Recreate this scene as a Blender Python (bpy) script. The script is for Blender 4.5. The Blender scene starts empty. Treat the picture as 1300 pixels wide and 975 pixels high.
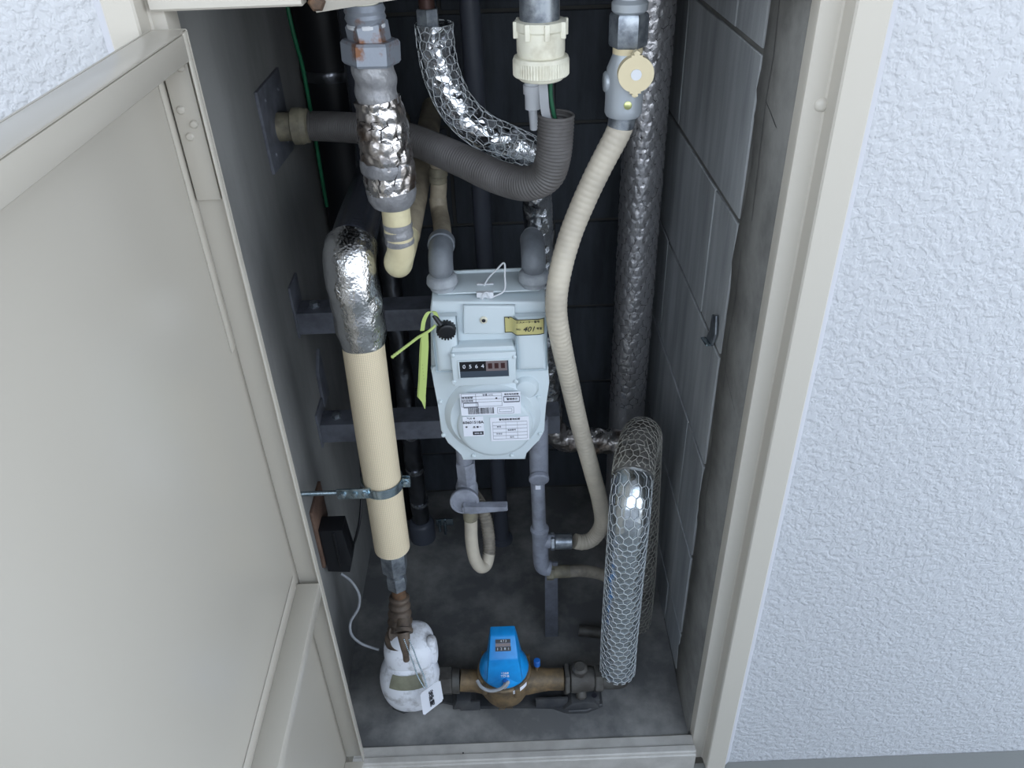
import bpy, bmesh, math, random
import numpy as np
from mathutils import Vector, Matrix

random.seed(7)
rng = np.random.default_rng(7)
SC = bpy.context.scene
COL = SC.collection
PI = math.pi

# ------------------------------------------------------------------ camera
cd = bpy.data.cameras.new('camera')
cam = bpy.data.objects.new('camera', cd)
COL.objects.link(cam)
M_ = [[0.999237, 0.038997, -0.001958, 0.019429], [-0.023922, 0.571807, -0.820039, -0.84974], [-0.03086, 0.819461, 0.572304, 1.389164]]
cam.matrix_world = Matrix([M_[0], M_[1], M_[2], [0, 0, 0, 1]])
cd.sensor_fit = 'HORIZONTAL'
cd.sensor_width = 36.0
cd.lens = 36.0 * 1020.0 / 1300.0
cd.clip_start = 0.01
SC.camera = cam

# ------------------------------------------------------------------ sky and exposure
W = bpy.data.worlds.new('sky')
SC.world = W
W.use_nodes = True
nt = W.node_tree
nt.nodes.clear()
tc = nt.nodes.new('ShaderNodeTexCoord')
sx = nt.nodes.new('ShaderNodeSeparateXYZ')
rp = nt.nodes.new('ShaderNodeValToRGB')
bg = nt.nodes.new('ShaderNodeBackground')
wo = nt.nodes.new('ShaderNodeOutputWorld')
mr = nt.nodes.new('ShaderNodeMapRange')
mr.inputs['From Min'].default_value = -0.2
mr.inputs['From Max'].default_value = 0.9
rp.color_ramp.elements[0].position = 0.0
rp.color_ramp.elements[0].color = (0.29, 0.31, 0.33, 1)
rp.color_ramp.elements[1].position = 1.0
rp.color_ramp.elements[1].color = (0.58, 0.74, 0.97, 1)
e = rp.color_ramp.elements.new(0.22)
e.color = (0.85, 0.91, 0.98, 1)
nt.links.new(tc.outputs['Generated'], sx.inputs[0])
nt.links.new(sx.outputs['Z'], mr.inputs['Value'])
nt.links.new(mr.outputs[0], rp.inputs[0])
nt.links.new(rp.outputs[0], bg.inputs['Color'])
nt.links.new(bg.outputs[0], wo.inputs[0])
bg.inputs['Strength'].default_value = 1.9

SC.view_settings.view_transform = 'Standard'
SC.view_settings.look = 'None'
SC.view_settings.gamma = 1.0
SC.view_settings.use_curve_mapping = False
SC.view_settings.exposure = 1.02

# ------------------------------------------------------------------ materials
def _mat(name):
    m = bpy.data.materials.new(name)
    m.use_nodes = True
    n = m.node_tree
    return m, n, n.nodes['Principled BSDF']

def srgb(r, g, b):
    f = lambda c: (c / 255 / 12.92) if c / 255 <= 0.04045 else ((c / 255 + 0.055) / 1.055) ** 2.4
    return (f(r), f(g), f(b), 1)

def mat(name, col, rough=0.6, metal=0.0, var=None, vscale=8.0, vlo=0.4, vhi=0.65, stretch=(1, 1, 1),
        bump=0.0, bscale=200.0, uv=False, detail=4.0, bdist=0.001, coat=0.0, spec=0.5):
    """Base colour, optionally mottled towards VAR, with fine noise relief."""
    m, n, b = _mat(name)
    L = n.links
    b.inputs['Base Color'].default_value = col
    b.inputs['Roughness'].default_value = rough
    b.inputs['Metallic'].default_value = metal
    b.inputs['Specular IOR Level'].default_value = spec
    b.inputs['Coat Weight'].default_value = coat
    t = n.nodes.new('ShaderNodeTexCoord')
    src = t.outputs['UV' if uv else 'Object']
    if var is not None:
        mp = n.nodes.new('ShaderNodeMapping')
        mp.inputs['Scale'].default_value = stretch
        L.new(src, mp.inputs[0])
        z = n.nodes.new('ShaderNodeTexNoise')
        z.inputs['Scale'].default_value = vscale
        z.inputs['Detail'].default_value = detail
        z.inputs['Roughness'].default_value = 0.62
        L.new(mp.outputs[0], z.inputs['Vector'])
        r = n.nodes.new('ShaderNodeMapRange')
        r.inputs['From Min'].default_value = vlo
        r.inputs['From Max'].default_value = vhi
        L.new(z.outputs[0], r.inputs['Value'])
        x = n.nodes.new('ShaderNodeMix')
        x.data_type = 'RGBA'
        x.inputs[6].default_value = col
        x.inputs[7].default_value = var
        L.new(r.outputs[0], x.inputs[0])
        L.new(x.outputs[2], b.inputs['Base Color'])
    if bump:
        z2 = n.nodes.new('ShaderNodeTexNoise')
        z2.inputs['Scale'].default_value = bscale
        z2.inputs['Detail'].default_value = 5
        L.new(src, z2.inputs['Vector'])
        bp = n.nodes.new('ShaderNodeBump')
        bp.inputs['Strength'].default_value = bump
        bp.inputs['Distance'].default_value = bdist
        L.new(z2.outputs[0], bp.inputs['Height'])
        L.new(bp.outputs[0], b.inputs['Normal'])
    return m

def foil_mat(name, col, rough, cr_scale, strength, dirt=None, metal=1.0):
    """Crumpled metallised film: faceted Voronoi creases over a softer ripple."""
    m, n, b = _mat(name)
    L = n.links
    b.inputs['Base Color'].default_value = col
    b.inputs['Metallic'].default_value = metal
    b.inputs['Roughness'].default_value = rough
    t = n.nodes.new('ShaderNodeTexCoord')
    z = n.nodes.new('ShaderNodeTexNoise')
    z.inputs['Scale'].default_value = cr_scale * 0.6
    z.inputs['Detail'].default_value = 3
    L.new(t.outputs['Object'], z.inputs['Vector'])
    mx = n.nodes.new('ShaderNodeMix')
    mx.data_type = 'RGBA'
    mx.inputs[0].default_value = 0.02
    L.new(t.outputs['Object'], mx.inputs[6])
    L.new(z.outputs['Color'], mx.inputs[7])
    v = n.nodes.new('ShaderNodeTexVoronoi')
    v.feature = 'F1'
    v.inputs['Scale'].default_value = cr_scale
    L.new(mx.outputs[2], v.inputs['Vector'])
    ad = n.nodes.new('ShaderNodeMath')
    ad.operation = 'ADD'
    L.new(v.outputs['Distance'], ad.inputs[0])
    L.new(z.outputs[0], ad.inputs[1])
    bp = n.nodes.new('ShaderNodeBump')
    bp.inputs['Strength'].default_value = strength
    bp.inputs['Distance'].default_value = 0.004
    L.new(ad.outputs[0], bp.inputs['Height'])
    L.new(bp.outputs[0], b.inputs['Normal'])
    if dirt:
        z3 = n.nodes.new('ShaderNodeTexNoise')
        z3.inputs['Scale'].default_value = 25
        z3.inputs['Detail'].default_value = 6
        L.new(t.outputs['Object'], z3.inputs['Vector'])
        r = n.nodes.new('ShaderNodeMapRange')
        r.inputs['From Min'].default_value = 0.45
        r.inputs['From Max'].default_value = 0.7
        L.new(z3.outputs[0], r.inputs['Value'])
        x = n.nodes.new('ShaderNodeMix')
        x.data_type = 'RGBA'
        x.inputs[6].default_value = col
        x.inputs[7].default_value = dirt
        L.new(r.outputs[0], x.inputs[0])
        L.new(x.outputs[2], b.inputs['Base Color'])
        r2 = n.nodes.new('ShaderNodeMapRange')
        r2.inputs['From Min'].default_value = 0.4
        r2.inputs['From Max'].default_value = 0.75
        r2.inputs['To Min'].default_value = rough
        r2.inputs['To Max'].default_value = min(1, rough + 0.35)
        L.new(z3.outputs[0], r2.inputs['Value'])
        L.new(r2.outputs[0], b.inputs['Roughness'])
    return m

def stucco_mat(name, col):
    """Sprayed lumpy wall paint: flattened lumps about a centimetre across."""
    m, n, b = _mat(name)
    L = n.links
    b.inputs['Base Color'].default_value = col
    b.inputs['Roughness'].default_value = 0.42
    t = n.nodes.new('ShaderNodeTexCoord')
    z = n.nodes.new('ShaderNodeTexNoise')
    z.inputs['Scale'].default_value = 120
    z.inputs['Detail'].default_value = 2.0
    z.inputs['Distortion'].default_value = 0.25
    L.new(t.outputs['Object'], z.inputs['Vector'])
    r = n.nodes.new('ShaderNodeMapRange')
    r.interpolation_type = 'SMOOTHSTEP'
    r.inputs['From Min'].default_value = 0.32
    r.inputs['From Max'].default_value = 0.66
    L.new(z.outputs[0], r.inputs['Value'])
    z2 = n.nodes.new('ShaderNodeTexNoise')
    z2.inputs['Scale'].default_value = 230
    L.new(t.outputs['Object'], z2.inputs['Vector'])
    ml = n.nodes.new('ShaderNodeMath')
    ml.operation = 'MULTIPLY_ADD'
    ml.inputs[1].default_value = 0.12
    L.new(z2.outputs[0], ml.inputs[0])
    L.new(r.outputs[0], ml.inputs[2])
    bp = n.nodes.new('ShaderNodeBump')
    bp.inputs['Strength'].default_value = 0.5
    bp.inputs['Distance'].default_value = 0.0026
    L.new(ml.outputs[0], bp.inputs['Height'])
    L.new(bp.outputs[0], b.inputs['Normal'])
    return m

def weave_mat(name, col, dark):
    """Fibre tape: a fine square weave in the tube's UV (metres)."""
    m, n, b = _mat(name)
    L = n.links
    b.inputs['Roughness'].default_value = 0.7
    t = n.nodes.new('ShaderNodeTexCoord')
    outs = []
    for axis in ('X', 'Y'):
        w = n.nodes.new('ShaderNodeTexWave')
        w.wave_type = 'BANDS'
        w.bands_direction = axis
        w.inputs['Scale'].default_value = 105
        L.new(t.outputs['UV'], w.inputs['Vector'])
        outs.append(w.outputs['Fac'])
    a = n.nodes.new('ShaderNodeMath')
    a.operation = 'MINIMUM'
    L.new(outs[0], a.inputs[0])
    L.new(outs[1], a.inputs[1])
    r = n.nodes.new('ShaderNodeMapRange')
    r.inputs['From Min'].default_value = 0.0
    r.inputs['From Max'].default_value = 0.5
    L.new(a.outputs[0], r.inputs['Value'])
    x = n.nodes.new('ShaderNodeMix')
    x.data_type = 'RGBA'
    x.inputs[6].default_value = dark
    x.inputs[7].default_value = col
    L.new(r.outputs[0], x.inputs[0])
    L.new(x.outputs[2], b.inputs['Base Color'])
    bp = n.nodes.new('ShaderNodeBump')
    bp.inputs['Strength'].default_value = 0.3
    bp.inputs['Distance'].default_value = 0.0006
    L.new(r.outputs[0], bp.inputs['Height'])
    L.new(bp.outputs[0], b.inputs['Normal'])
    return m

M = {}
M['stucco'] = stucco_mat('stucco', srgb(183, 184, 187))
M['frame'] = mat('frame_paint', srgb(186, 180, 169), 0.33, bump=0.22, bscale=110, bdist=0.0008)
M['door'] = mat('door_paint', srgb(184, 178, 167), 0.28, bump=0.03, bscale=30, bdist=0.001)
M['sill'] = mat('sill_paint', srgb(176, 172, 166), 0.45, var=srgb(160, 156, 150), vscale=20, bump=0.12, bscale=90)
M['sealant'] = mat('sealant', srgb(182, 182, 187), 0.5)
M['concrete'] = mat('concrete', srgb(138, 138, 136), 0.8, var=srgb(108, 108, 107), vscale=5, stretch=(1, 1, 0.35), bump=0.35, bscale=140, detail=8, vlo=0.38, vhi=0.66)
M['block'] = mat('block', srgb(172, 175, 177), 0.85, var=srgb(144, 147, 149), vscale=22, stretch=(1, 1, 0.12), bump=0.55, bscale=260, detail=6)
M['block_dim'] = mat('block_shaded', srgb(70, 75, 82), 0.85, var=srgb(50, 54, 60), vscale=18, stretch=(1, 1, 0.2), bump=0.55, bscale=260, detail=6)  # back wall copy of block, light falloff into the shaft painted as darker colour
M['mortar_dim'] = mat('mortar_shaded', srgb(74, 74, 72), 0.9, bump=0.4)  # back wall joints, darkened with the blocks for the same painted shade
M['mortar'] = mat('mortar', srgb(116, 115, 111), 0.9, var=srgb(94, 93, 90), vscale=14, bump=0.5, bscale=180, detail=8)
M['floor'] = mat('floor_mortar', srgb(96, 96, 96), 0.75, var=srgb(152, 150, 146), vscale=6, bump=0.4, bscale=110, detail=9, vlo=0.44, vhi=0.68)
M['outer_floor'] = mat('corridor_floor', srgb(120, 120, 116), 0.7, bump=0.2)
M['steel_dark'] = mat('painted_steel', srgb(110, 113, 122), 0.5, var=srgb(88, 90, 98), vscale=30, bump=0.2)
M['steel_pipe'] = mat('grey_coated_pipe', srgb(146, 150, 162), 0.5, var=srgb(120, 123, 132), vscale=35, bump=0.15)
M['galv'] = mat('galvanised', srgb(160, 166, 172), 0.35, 0.75, var=srgb(112, 118, 126), vscale=60, bump=0.15)
M['zinc'] = mat('bright_zinc', srgb(190, 205, 212), 0.25, 0.95, var=srgb(150, 170, 180), vscale=60)
M['rusty'] = mat('rusty_galvanised', srgb(150, 156, 166), 0.45, 0.45, var=srgb(136, 94, 68), vscale=30, vlo=0.52, vhi=0.64, bump=0.3)
M['elbow_grey'] = mat('elbow_grey', srgb(116, 121, 127), 0.5, var=srgb(100, 104, 110), vscale=30)
M['rust'] = mat('brown_rust', srgb(112, 84, 62), 0.7, 0.2, var=srgb(62, 54, 48), vscale=40, bump=0.4)
M['flex_brown'] = mat('brown_flex', srgb(104, 90, 78), 0.6, 0.3, var=srgb(70, 62, 56), vscale=40, bump=0.3)
M['greytape'] = mat('grey_tape', srgb(150, 150, 152), 0.38, 0.25, var=srgb(124, 124, 128), vscale=30, bump=0.9, bscale=70, bdist=0.004)
M['foil'] = foil_mat('foil', srgb(218, 220, 224), 0.20, 72, 0.7)
M['foil_smooth'] = foil_mat('foil_smooth', srgb(214, 214, 214), 0.17, 150, 0.22)
M['foil_big'] = foil_mat('foil_dull', srgb(206, 204, 206), 0.34, 120, 0.22, None, 0.85)
M['foil_dirty'] = foil_mat('foil_dirty', srgb(204, 200, 198), 0.22, 85, 0.5, srgb(112, 96, 84))
M['foil_dusty'] = foil_mat('foil_dusty', srgb(162, 160, 156), 0.32, 110, 0.45, srgb(112, 108, 102), 0.8)
M['mesh_foil'] = foil_mat('foil_under_mesh', srgb(196, 202, 206), 0.24, 60, 0.25)
M['wire_bright'] = mat('wire_bright', srgb(216, 220, 222), 0.4, 0.3)
M['wire_dull'] = mat('wire_dull', srgb(190, 187, 178), 0.5, 0.2)
M['wire_dark'] = mat('wire_dark', srgb(52, 46, 46), 0.6, 0.3)
M['blackfoil'] = foil_mat('black_film', srgb(126, 128, 134), 0.28, 60, 0.35)
M['blacktube'] = mat('black_tube', srgb(74, 77, 86), 0.24, 0.4, bump=0.25, bscale=60, bdist=0.002)
M['cream'] = mat('cream_pipe', srgb(224, 214, 176), 0.42, var=srgb(206, 194, 158), vscale=20)
M['cream_dirty'] = mat('cream_dusty', srgb(176, 164, 142), 0.6, var=srgb(128, 118, 104), vscale=22, vlo=0.4, vhi=0.7)
M['weave'] = weave_mat('fibre_tape', srgb(236, 220, 190), srgb(206, 190, 160))
M['hose'] = mat('gas_hose', srgb(206, 196, 178), 0.5, var=srgb(184, 175, 160), vscale=12, bump=0.1)
M['hose_dusty'] = mat('gas_hose_dusty', srgb(150, 142, 128), 0.65, var=srgb(112, 106, 98), vscale=30)
M['conduit'] = mat('grey_conduit', srgb(100, 97, 96), 0.55, var=srgb(80, 77, 75), vscale=14)
M['conn'] = mat('connector_plastic', srgb(222, 218, 200), 0.45, var=srgb(186, 178, 156), vscale=24, vlo=0.5, vhi=0.75)
M['conn_dirty'] = mat('connector_dusty', srgb(140, 134, 114), 0.6, var=srgb(106, 100, 86), vscale=30)
M['white_plastic'] = mat('white_plastic', srgb(214, 216, 220), 0.4)
M['meter'] = mat('meter_paint', srgb(206, 216, 220), 0.38)
M['meter2'] = mat('meter_union', srgb(158, 163, 168), 0.5, var=srgb(134, 138, 144), vscale=40)
M['black'] = mat('black_plastic', srgb(22, 23, 27), 0.42)
M['black_counter'] = mat('counter_black', srgb(18, 18, 24), 0.4)
M['slate'] = mat('counter_slate', srgb(62, 72, 84), 0.4)
M['mauve'] = mat('counter_grey', srgb(124, 112, 112), 0.5)
M['dark_red'] = mat('counter_dark_red', srgb(60, 28, 28), 0.5)
M['ink'] = mat('ink', srgb(30, 30, 38), 0.6)
M['ink2'] = mat('ink_grey', srgb(110, 112, 122), 0.6)
M['paper'] = mat('label_paper', srgb(232, 234, 242), 0.45)
M['gold'] = mat('gold_label', srgb(214, 204, 140), 0.3, 0.3)
M['lime'] = mat('lime_nylon', srgb(186, 204, 122), 0.45)
M['lime2'] = mat('lime_nylon_dark', srgb(152, 166, 92), 0.5)
M['valve'] = mat('valve_grey', srgb(172, 178, 184), 0.4, 0.35, bump=0.15)
M['knob'] = mat('beige_knob', srgb(214, 200, 166), 0.45)
M['screw_brass'] = mat('yellow_zinc', srgb(196, 200, 140), 0.35, 0.8)
M['blue'] = mat('blue_plastic', srgb(20, 148, 222), 0.35, var=srgb(14, 126, 200), vscale=20)
M['blue2'] = mat('blue_plastic_dark', srgb(24, 96, 176), 0.4)
M['brass'] = mat('dusty_brass', srgb(134, 112, 82), 0.55, 0.3, var=srgb(92, 80, 64), vscale=40, bump=0.25)
M['iron'] = mat('dark_iron', srgb(84, 82, 78), 0.6, 0.3, var=srgb(66, 62, 58), vscale=40, bump=0.3)
M['tray'] = mat('black_tray', srgb(50, 52, 56), 0.5, var=srgb(74, 74, 74), vscale=20)
M['jacket'] = mat('white_jacket', srgb(226, 228, 234), 0.6, var=srgb(110, 104, 98), vscale=30, vlo=0.50, vhi=0.76, bump=0.3, bscale=120)
M['tape_dusty'] = mat('dusty_tape', srgb(128, 128, 108), 0.7, var=srgb(108, 106, 90), vscale=30)
M['wood'] = mat('brown_wood', srgb(112, 88, 74), 0.75, var=srgb(84, 64, 54), vscale=20)
M['pvc_dark'] = mat('dark_pvc', srgb(78, 82, 92), 0.45)
M['cable'] = mat('grey_cable', srgb(158, 160, 164), 0.5)
M['green'] = mat('green_cable', srgb(16, 92, 60), 0.5)
M['green_dark'] = mat('dark_green_cable', srgb(30, 84, 58), 0.5)
M['glass'] = mat('clear_cover', srgb(235, 240, 240), 0.08)
M['copper'] = mat('brown_pipe', srgb(72, 50, 44), 0.5, 0.4)

# ------------------------------------------------------------------ objects
def link(name, me, m, parent=None):
    o = bpy.data.objects.new(name, me)
    COL.objects.link(o)
    if m is not None and not me.materials:
        me.materials.append(M[m] if isinstance(m, str) else m)
    if parent is not None:
        o.parent = parent
        o.matrix_parent_inverse = Matrix.Translation(-Vector(parent.location)) if parent.type == 'EMPTY' else Matrix()
    return o

def tag(o, label=None, cat=None, group=None, kind=None):
    if label: o['label'] = label
    if cat: o['category'] = cat
    if group: o['group'] = group
    if kind: o['kind'] = kind
    return o

def thing(name, loc, label, cat, group=None):
    o = bpy.data.objects.new(name, None)
    o.empty_display_size = 0.02
    o.location = loc
    COL.objects.link(o)
    return tag(o, label, cat, group)

def struct(name, me, m, parent=None):
    o = link(name, me, m, parent)
    if parent is None: o['kind'] = 'structure'
    return o

def from_arrays(V, F, smooth=True, uvs=None):
    me = bpy.data.meshes.new('m')
    me.from_pydata([tuple(map(float, v)) for v in V], [], F)
    if uvs is not None:
        ul = me.uv_layers.new(name='UVMap')
        ul.data.foreach_set('uv', np.asarray(uvs, dtype=np.float32).ravel())
    if smooth:
        me.polygons.foreach_set('use_smooth', [True] * len(me.polygons))
    me.update()
    return me

def bm_mesh(bm, smooth=False, angle=None):
    me = bpy.data.meshes.new('m')
    bmesh.ops.recalc_face_normals(bm, faces=bm.faces)
    bm.to_mesh(me)
    bm.free()
    if smooth:
        me.polygons.foreach_set('use_smooth', [True] * len(me.polygons))
        if angle: me.set_sharp_from_angle(angle=angle)
    return me

def add_box(bm, lo, hi, bev=0.0, seg=2):
    r = bmesh.ops.create_cube(bm, size=1)
    vs = r['verts']
    for v in vs:
        v.co = Vector([lo[i] + (v.co[i] + 0.5) * (hi[i] - lo[i]) for i in range(3)])
    if bev:
        es = list({e for v in vs for e in v.link_edges})
        bmesh.ops.bevel(bm, geom=es, offset=bev, segments=seg, affect='EDGES', profile=0.5)

def box_me(lo, hi, bev=0.0, seg=2):
    bm = bmesh.new()
    add_box(bm, lo, hi, bev, seg)
    return bm_mesh(bm, bev > 0, 0.7)

def boxes_me(lst, bev=0.0):
    bm = bmesh.new()
    for lo, hi in lst: add_box(bm, lo, hi, bev)
    return bm_mesh(bm, bev > 0, 0.7)

def frame_of(d):
    d = Vector(d).normalized()
    a = Vector((0, 0, 1)) if abs(d.z) < 0.9 else Vector((1, 0, 0))
    u = d.cross(a).normalized()
    v = d.cross(u).normalized()
    return u, v, d

def prism_me(poly, lo, hi, axis='z', bev=0.0, seg=2):
    """Extrude a 2D outline between LO and HI along AXIS (outline in the other two axes)."""
    bm = bmesh.new()
    def co(p, h):
        return {'z': (p[0], p[1], h), 'y': (p[0], h, p[1]), 'x': (h, p[0], p[1])}[axis]
    a = [bm.verts.new(co(p, lo)) for p in poly]
    b = [bm.verts.new(co(p, hi)) for p in poly]
    n = len(poly)
    f1 = bm.faces.new(a)
    f2 = bm.faces.new(b[::-1])
    for i in range(n):
        bm.faces.new((a[i], b[i], b[(i + 1) % n], a[(i + 1) % n]))
    if bev:
        es = list({e for f in (f1, f2) for e in f.edges})
        bmesh.ops.bevel(bm, geom=es, offset=bev, segments=seg, affect='EDGES', profile=0.5)
    return bm_mesh(bm, True, 0.6)

def lathe_me(prof, origin, axis, seg=28, sides=None, turn=0.0, cap=True):
    """Revolve (h, r) pairs about AXIS from ORIGIN; SIDES=6 gives a hexagon."""
    u, v, d = frame_of(axis)
    o = Vector(origin)
    seg = sides or seg
    V, F = [], []
    for h, r in prof:
        for k in range(seg):
            a = 2 * PI * k / seg + turn
            V.append(o + d * h + (u * math.cos(a) + v * math.sin(a)) * r)
    n = len(prof)
    for i in range(n - 1):
        for k in range(seg):
            k2 = (k + 1) % seg
            F.append((i * seg + k, i * seg + k2, (i + 1) * seg + k2, (i + 1) * seg + k))
    if cap:
        F.append(tuple(range(seg))[::-1])
        F.append(tuple((n - 1) * seg + k for k in range(seg)))
    me = from_arrays(V, F, True)
    me.set_sharp_from_angle(angle=0.6)
    return me

def cyl(p0, p1, r, seg=24, bev=0.0):
    p0, p1 = Vector(p0), Vector(p1)
    L = (p1 - p0).length
    b = bev
    prof = [(0, r - b), (b, r), (L - b, r), (L, r - b)] if b else [(0, r), (L, r)]
    return lathe_me(prof, p0, p1 - p0, seg)

def hexnut(p0, p1, r, bev=0.0015, turn=0.0):
    p0, p1 = Vector(p0), Vector(p1)
    L = (p1 - p0).length
    return lathe_me([(0, r * 0.93), (bev, r), (L - bev, r), (L, r * 0.93)], p0, p1 - p0, sides=6, turn=turn)

def join_me(meshes):
    bm = bmesh.new()
    for me in meshes:
        bm.from_mesh(me)
    me = bpy.data.meshes.new('m')
    bm.to_mesh(me)
    bm.free()
    return me

class Path:
    """A smooth centre line through points with a steady frame along it."""
    def __init__(s, pts, step=0.004, straight=False):
        P = np.array(pts, float)
        if straight:
            dense = P
        else:
            Q = np.vstack([2 * P[0] - P[1], P, 2 * P[-1] - P[-2]])
            out = []
            for i in range(1, len(Q) - 2):
                p0, p1, p2, p3 = Q[i - 1], Q[i], Q[i + 1], Q[i + 2]
                t0 = 0.0
                t1 = t0 + np.linalg.norm(p1 - p0) ** 0.5
                t2 = t1 + np.linalg.norm(p2 - p1) ** 0.5
                t3 = t2 + np.linalg.norm(p3 - p2) ** 0.5
                for t in np.linspace(t1, t2, 24, endpoint=False):
                    a1 = (t1 - t) / (t1 - t0) * p0 + (t - t0) / (t1 - t0) * p1
                    a2 = (t2 - t) / (t2 - t1) * p1 + (t - t1) / (t2 - t1) * p2
                    a3 = (t3 - t) / (t3 - t2) * p2 + (t - t2) / (t3 - t2) * p3
                    b1 = (t2 - t) / (t2 - t0) * a1 + (t - t0) / (t2 - t0) * a2
                    b2 = (t3 - t) / (t3 - t1) * a2 + (t - t1) / (t3 - t1) * a3
                    out.append((t2 - t) / (t2 - t1) * b1 + (t - t1) / (t2 - t1) * b2)
            out.append(P[-1])
            dense = np.array(out)
        seg = np.linalg.norm(np.diff(dense, axis=0), axis=1)
        s0 = np.concatenate([[0], np.cumsum(seg)])
        s.L = s0[-1]
        n = max(2, int(s.L / step) + 1)
        s.s = np.linspace(0, s.L, n)
        s.p = np.column_stack([np.interp(s.s, s0, dense[:, k]) for k in range(3)])
        T = np.gradient(s.p, axis=0)
        T /= np.linalg.norm(T, axis=1)[:, None]
        s.t = T
        u = np.cross(T[0], [0.3, -1, 0.2])
        u /= np.linalg.norm(u)
        U = [u]
        for i in range(1, n):
            u = u - T[i] * (u @ T[i])
            u /= np.linalg.norm(u)
            U.append(u)
        s.u = np.array(U)
        s.v = np.cross(T, s.u)
    def at(s, q, th, r):
        """Points at arc length Q, angle TH, radius R (arrays)."""
        f = lambda A: np.column_stack([np.interp(q, s.s, A[:, k]) for k in range(3)])
        p, u, v = f(s.p), f(s.u), f(s.v)
        return p + (u * np.cos(th)[:, None] + v * np.sin(th)[:, None]) * r[:, None]

def tube_me(path, r, seg=24, cap=True, inner=None):
    """Tube along PATH; R a number or a function of (arc length, angle) arrays."""
    n = len(path.s)
    th = np.linspace(0, 2 * PI, seg, endpoint=False)
    S, TH = np.meshgrid(path.s, th, indexing='ij')
    R_ = r(S, TH) if callable(r) else np.full(S.shape, float(r))
    V = path.p[:, None, :] + (path.u[:, None, :] * np.cos(TH)[..., None] + path.v[:, None, :] * np.sin(TH)[..., None]) * R_[..., None]
    V = V.reshape(-1, 3)
    rm = float(np.mean(R_))
    F, UV = [], []
    du = 2 * PI * rm / seg
    for i in range(n - 1):
        for k in range(seg):
            k2 = (k + 1) % seg
            F.append((i * seg + k, i * seg + k2, (i + 1) * seg + k2, (i + 1) * seg + k))
            a, b = k * du, (k + 1) * du
            y0, y1 = path.s[i], path.s[i + 1]
            UV += [(a, y0), (b, y0), (b, y1), (a, y1)]
    if cap:
        F.append(tuple(range(seg))[::-1])
        F.append(tuple((n - 1) * seg + k for k in range(seg)))
        UV += [(0, 0)] * (2 * seg)
    me = from_arrays(V, F, True, UV)
    if cap: me.set_sharp_from_angle(angle=1.2)
    return me

def ribbed(r0, amp, pitch, power=1.0):
    def f(S, TH):
        w = 0.5 - 0.5 * np.cos(2 * PI * S / pitch)
        return r0 - amp + amp * w ** power
    return f

def lumpy(r0, amp, seed, ks=60.0, turns=3):
    g = np.random.default_rng(seed)
    ph = g.uniform(0, 2 * PI, (6, 3))
    kk = g.uniform(0.4, 1.6, 6) * ks
    mm = g.integers(1, turns + 2, 6)
    def f(S, TH):
        z = 0
        for i in range(6):
            z = z + np.sin(kk[i] * S + ph[i, 0]) * np.cos(mm[i] * TH + ph[i, 1]) / 6
        return r0 + amp * 2.0 * z
    return f

def hexfield(S, TH, r0, cell):
    """Distance to the border of a honeycomb wrapped on the tube: 0 at wires, up to 1 in cells."""
    n = max(4, round(2 * PI * r0 / cell))
    c = 2 * PI * r0 / n
    rh = c * math.sqrt(3) / 2
    x = TH * r0
    best = [np.full(S.shape, 9.0), np.full(S.shape, 9.0)]
    row = np.floor(S / rh)
    for dr in (-1, 0, 1, 2):
        rr = row + dr
        off = (np.mod(rr, 2)) * 0.5 * c
        col = np.round((x - off) / c)
        for dc in (-1, 0, 1):
            dx = x - (off + (col + dc) * c)
            dy = S - rr * rh
            d = np.sqrt(dx * dx + dy * dy)
            b0, b1 = best
            nb0 = np.minimum(b0, d)
            nb1 = np.minimum(np.maximum(b0, d), b1)
            best = [nb0, nb1]
    return np.clip((best[1] - best[0]) / (0.6 * c), 0, 1)

def quilted(r0, cell, puff, seed, amp=0.0008):
    lum = lumpy(0, amp, seed, 90, 4)
    def f(S, TH):
        h = hexfield(S, TH, r0, cell)
        return r0 + puff * (np.power(h, 0.6) - 1) + lum(S, TH)
    return f

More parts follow.
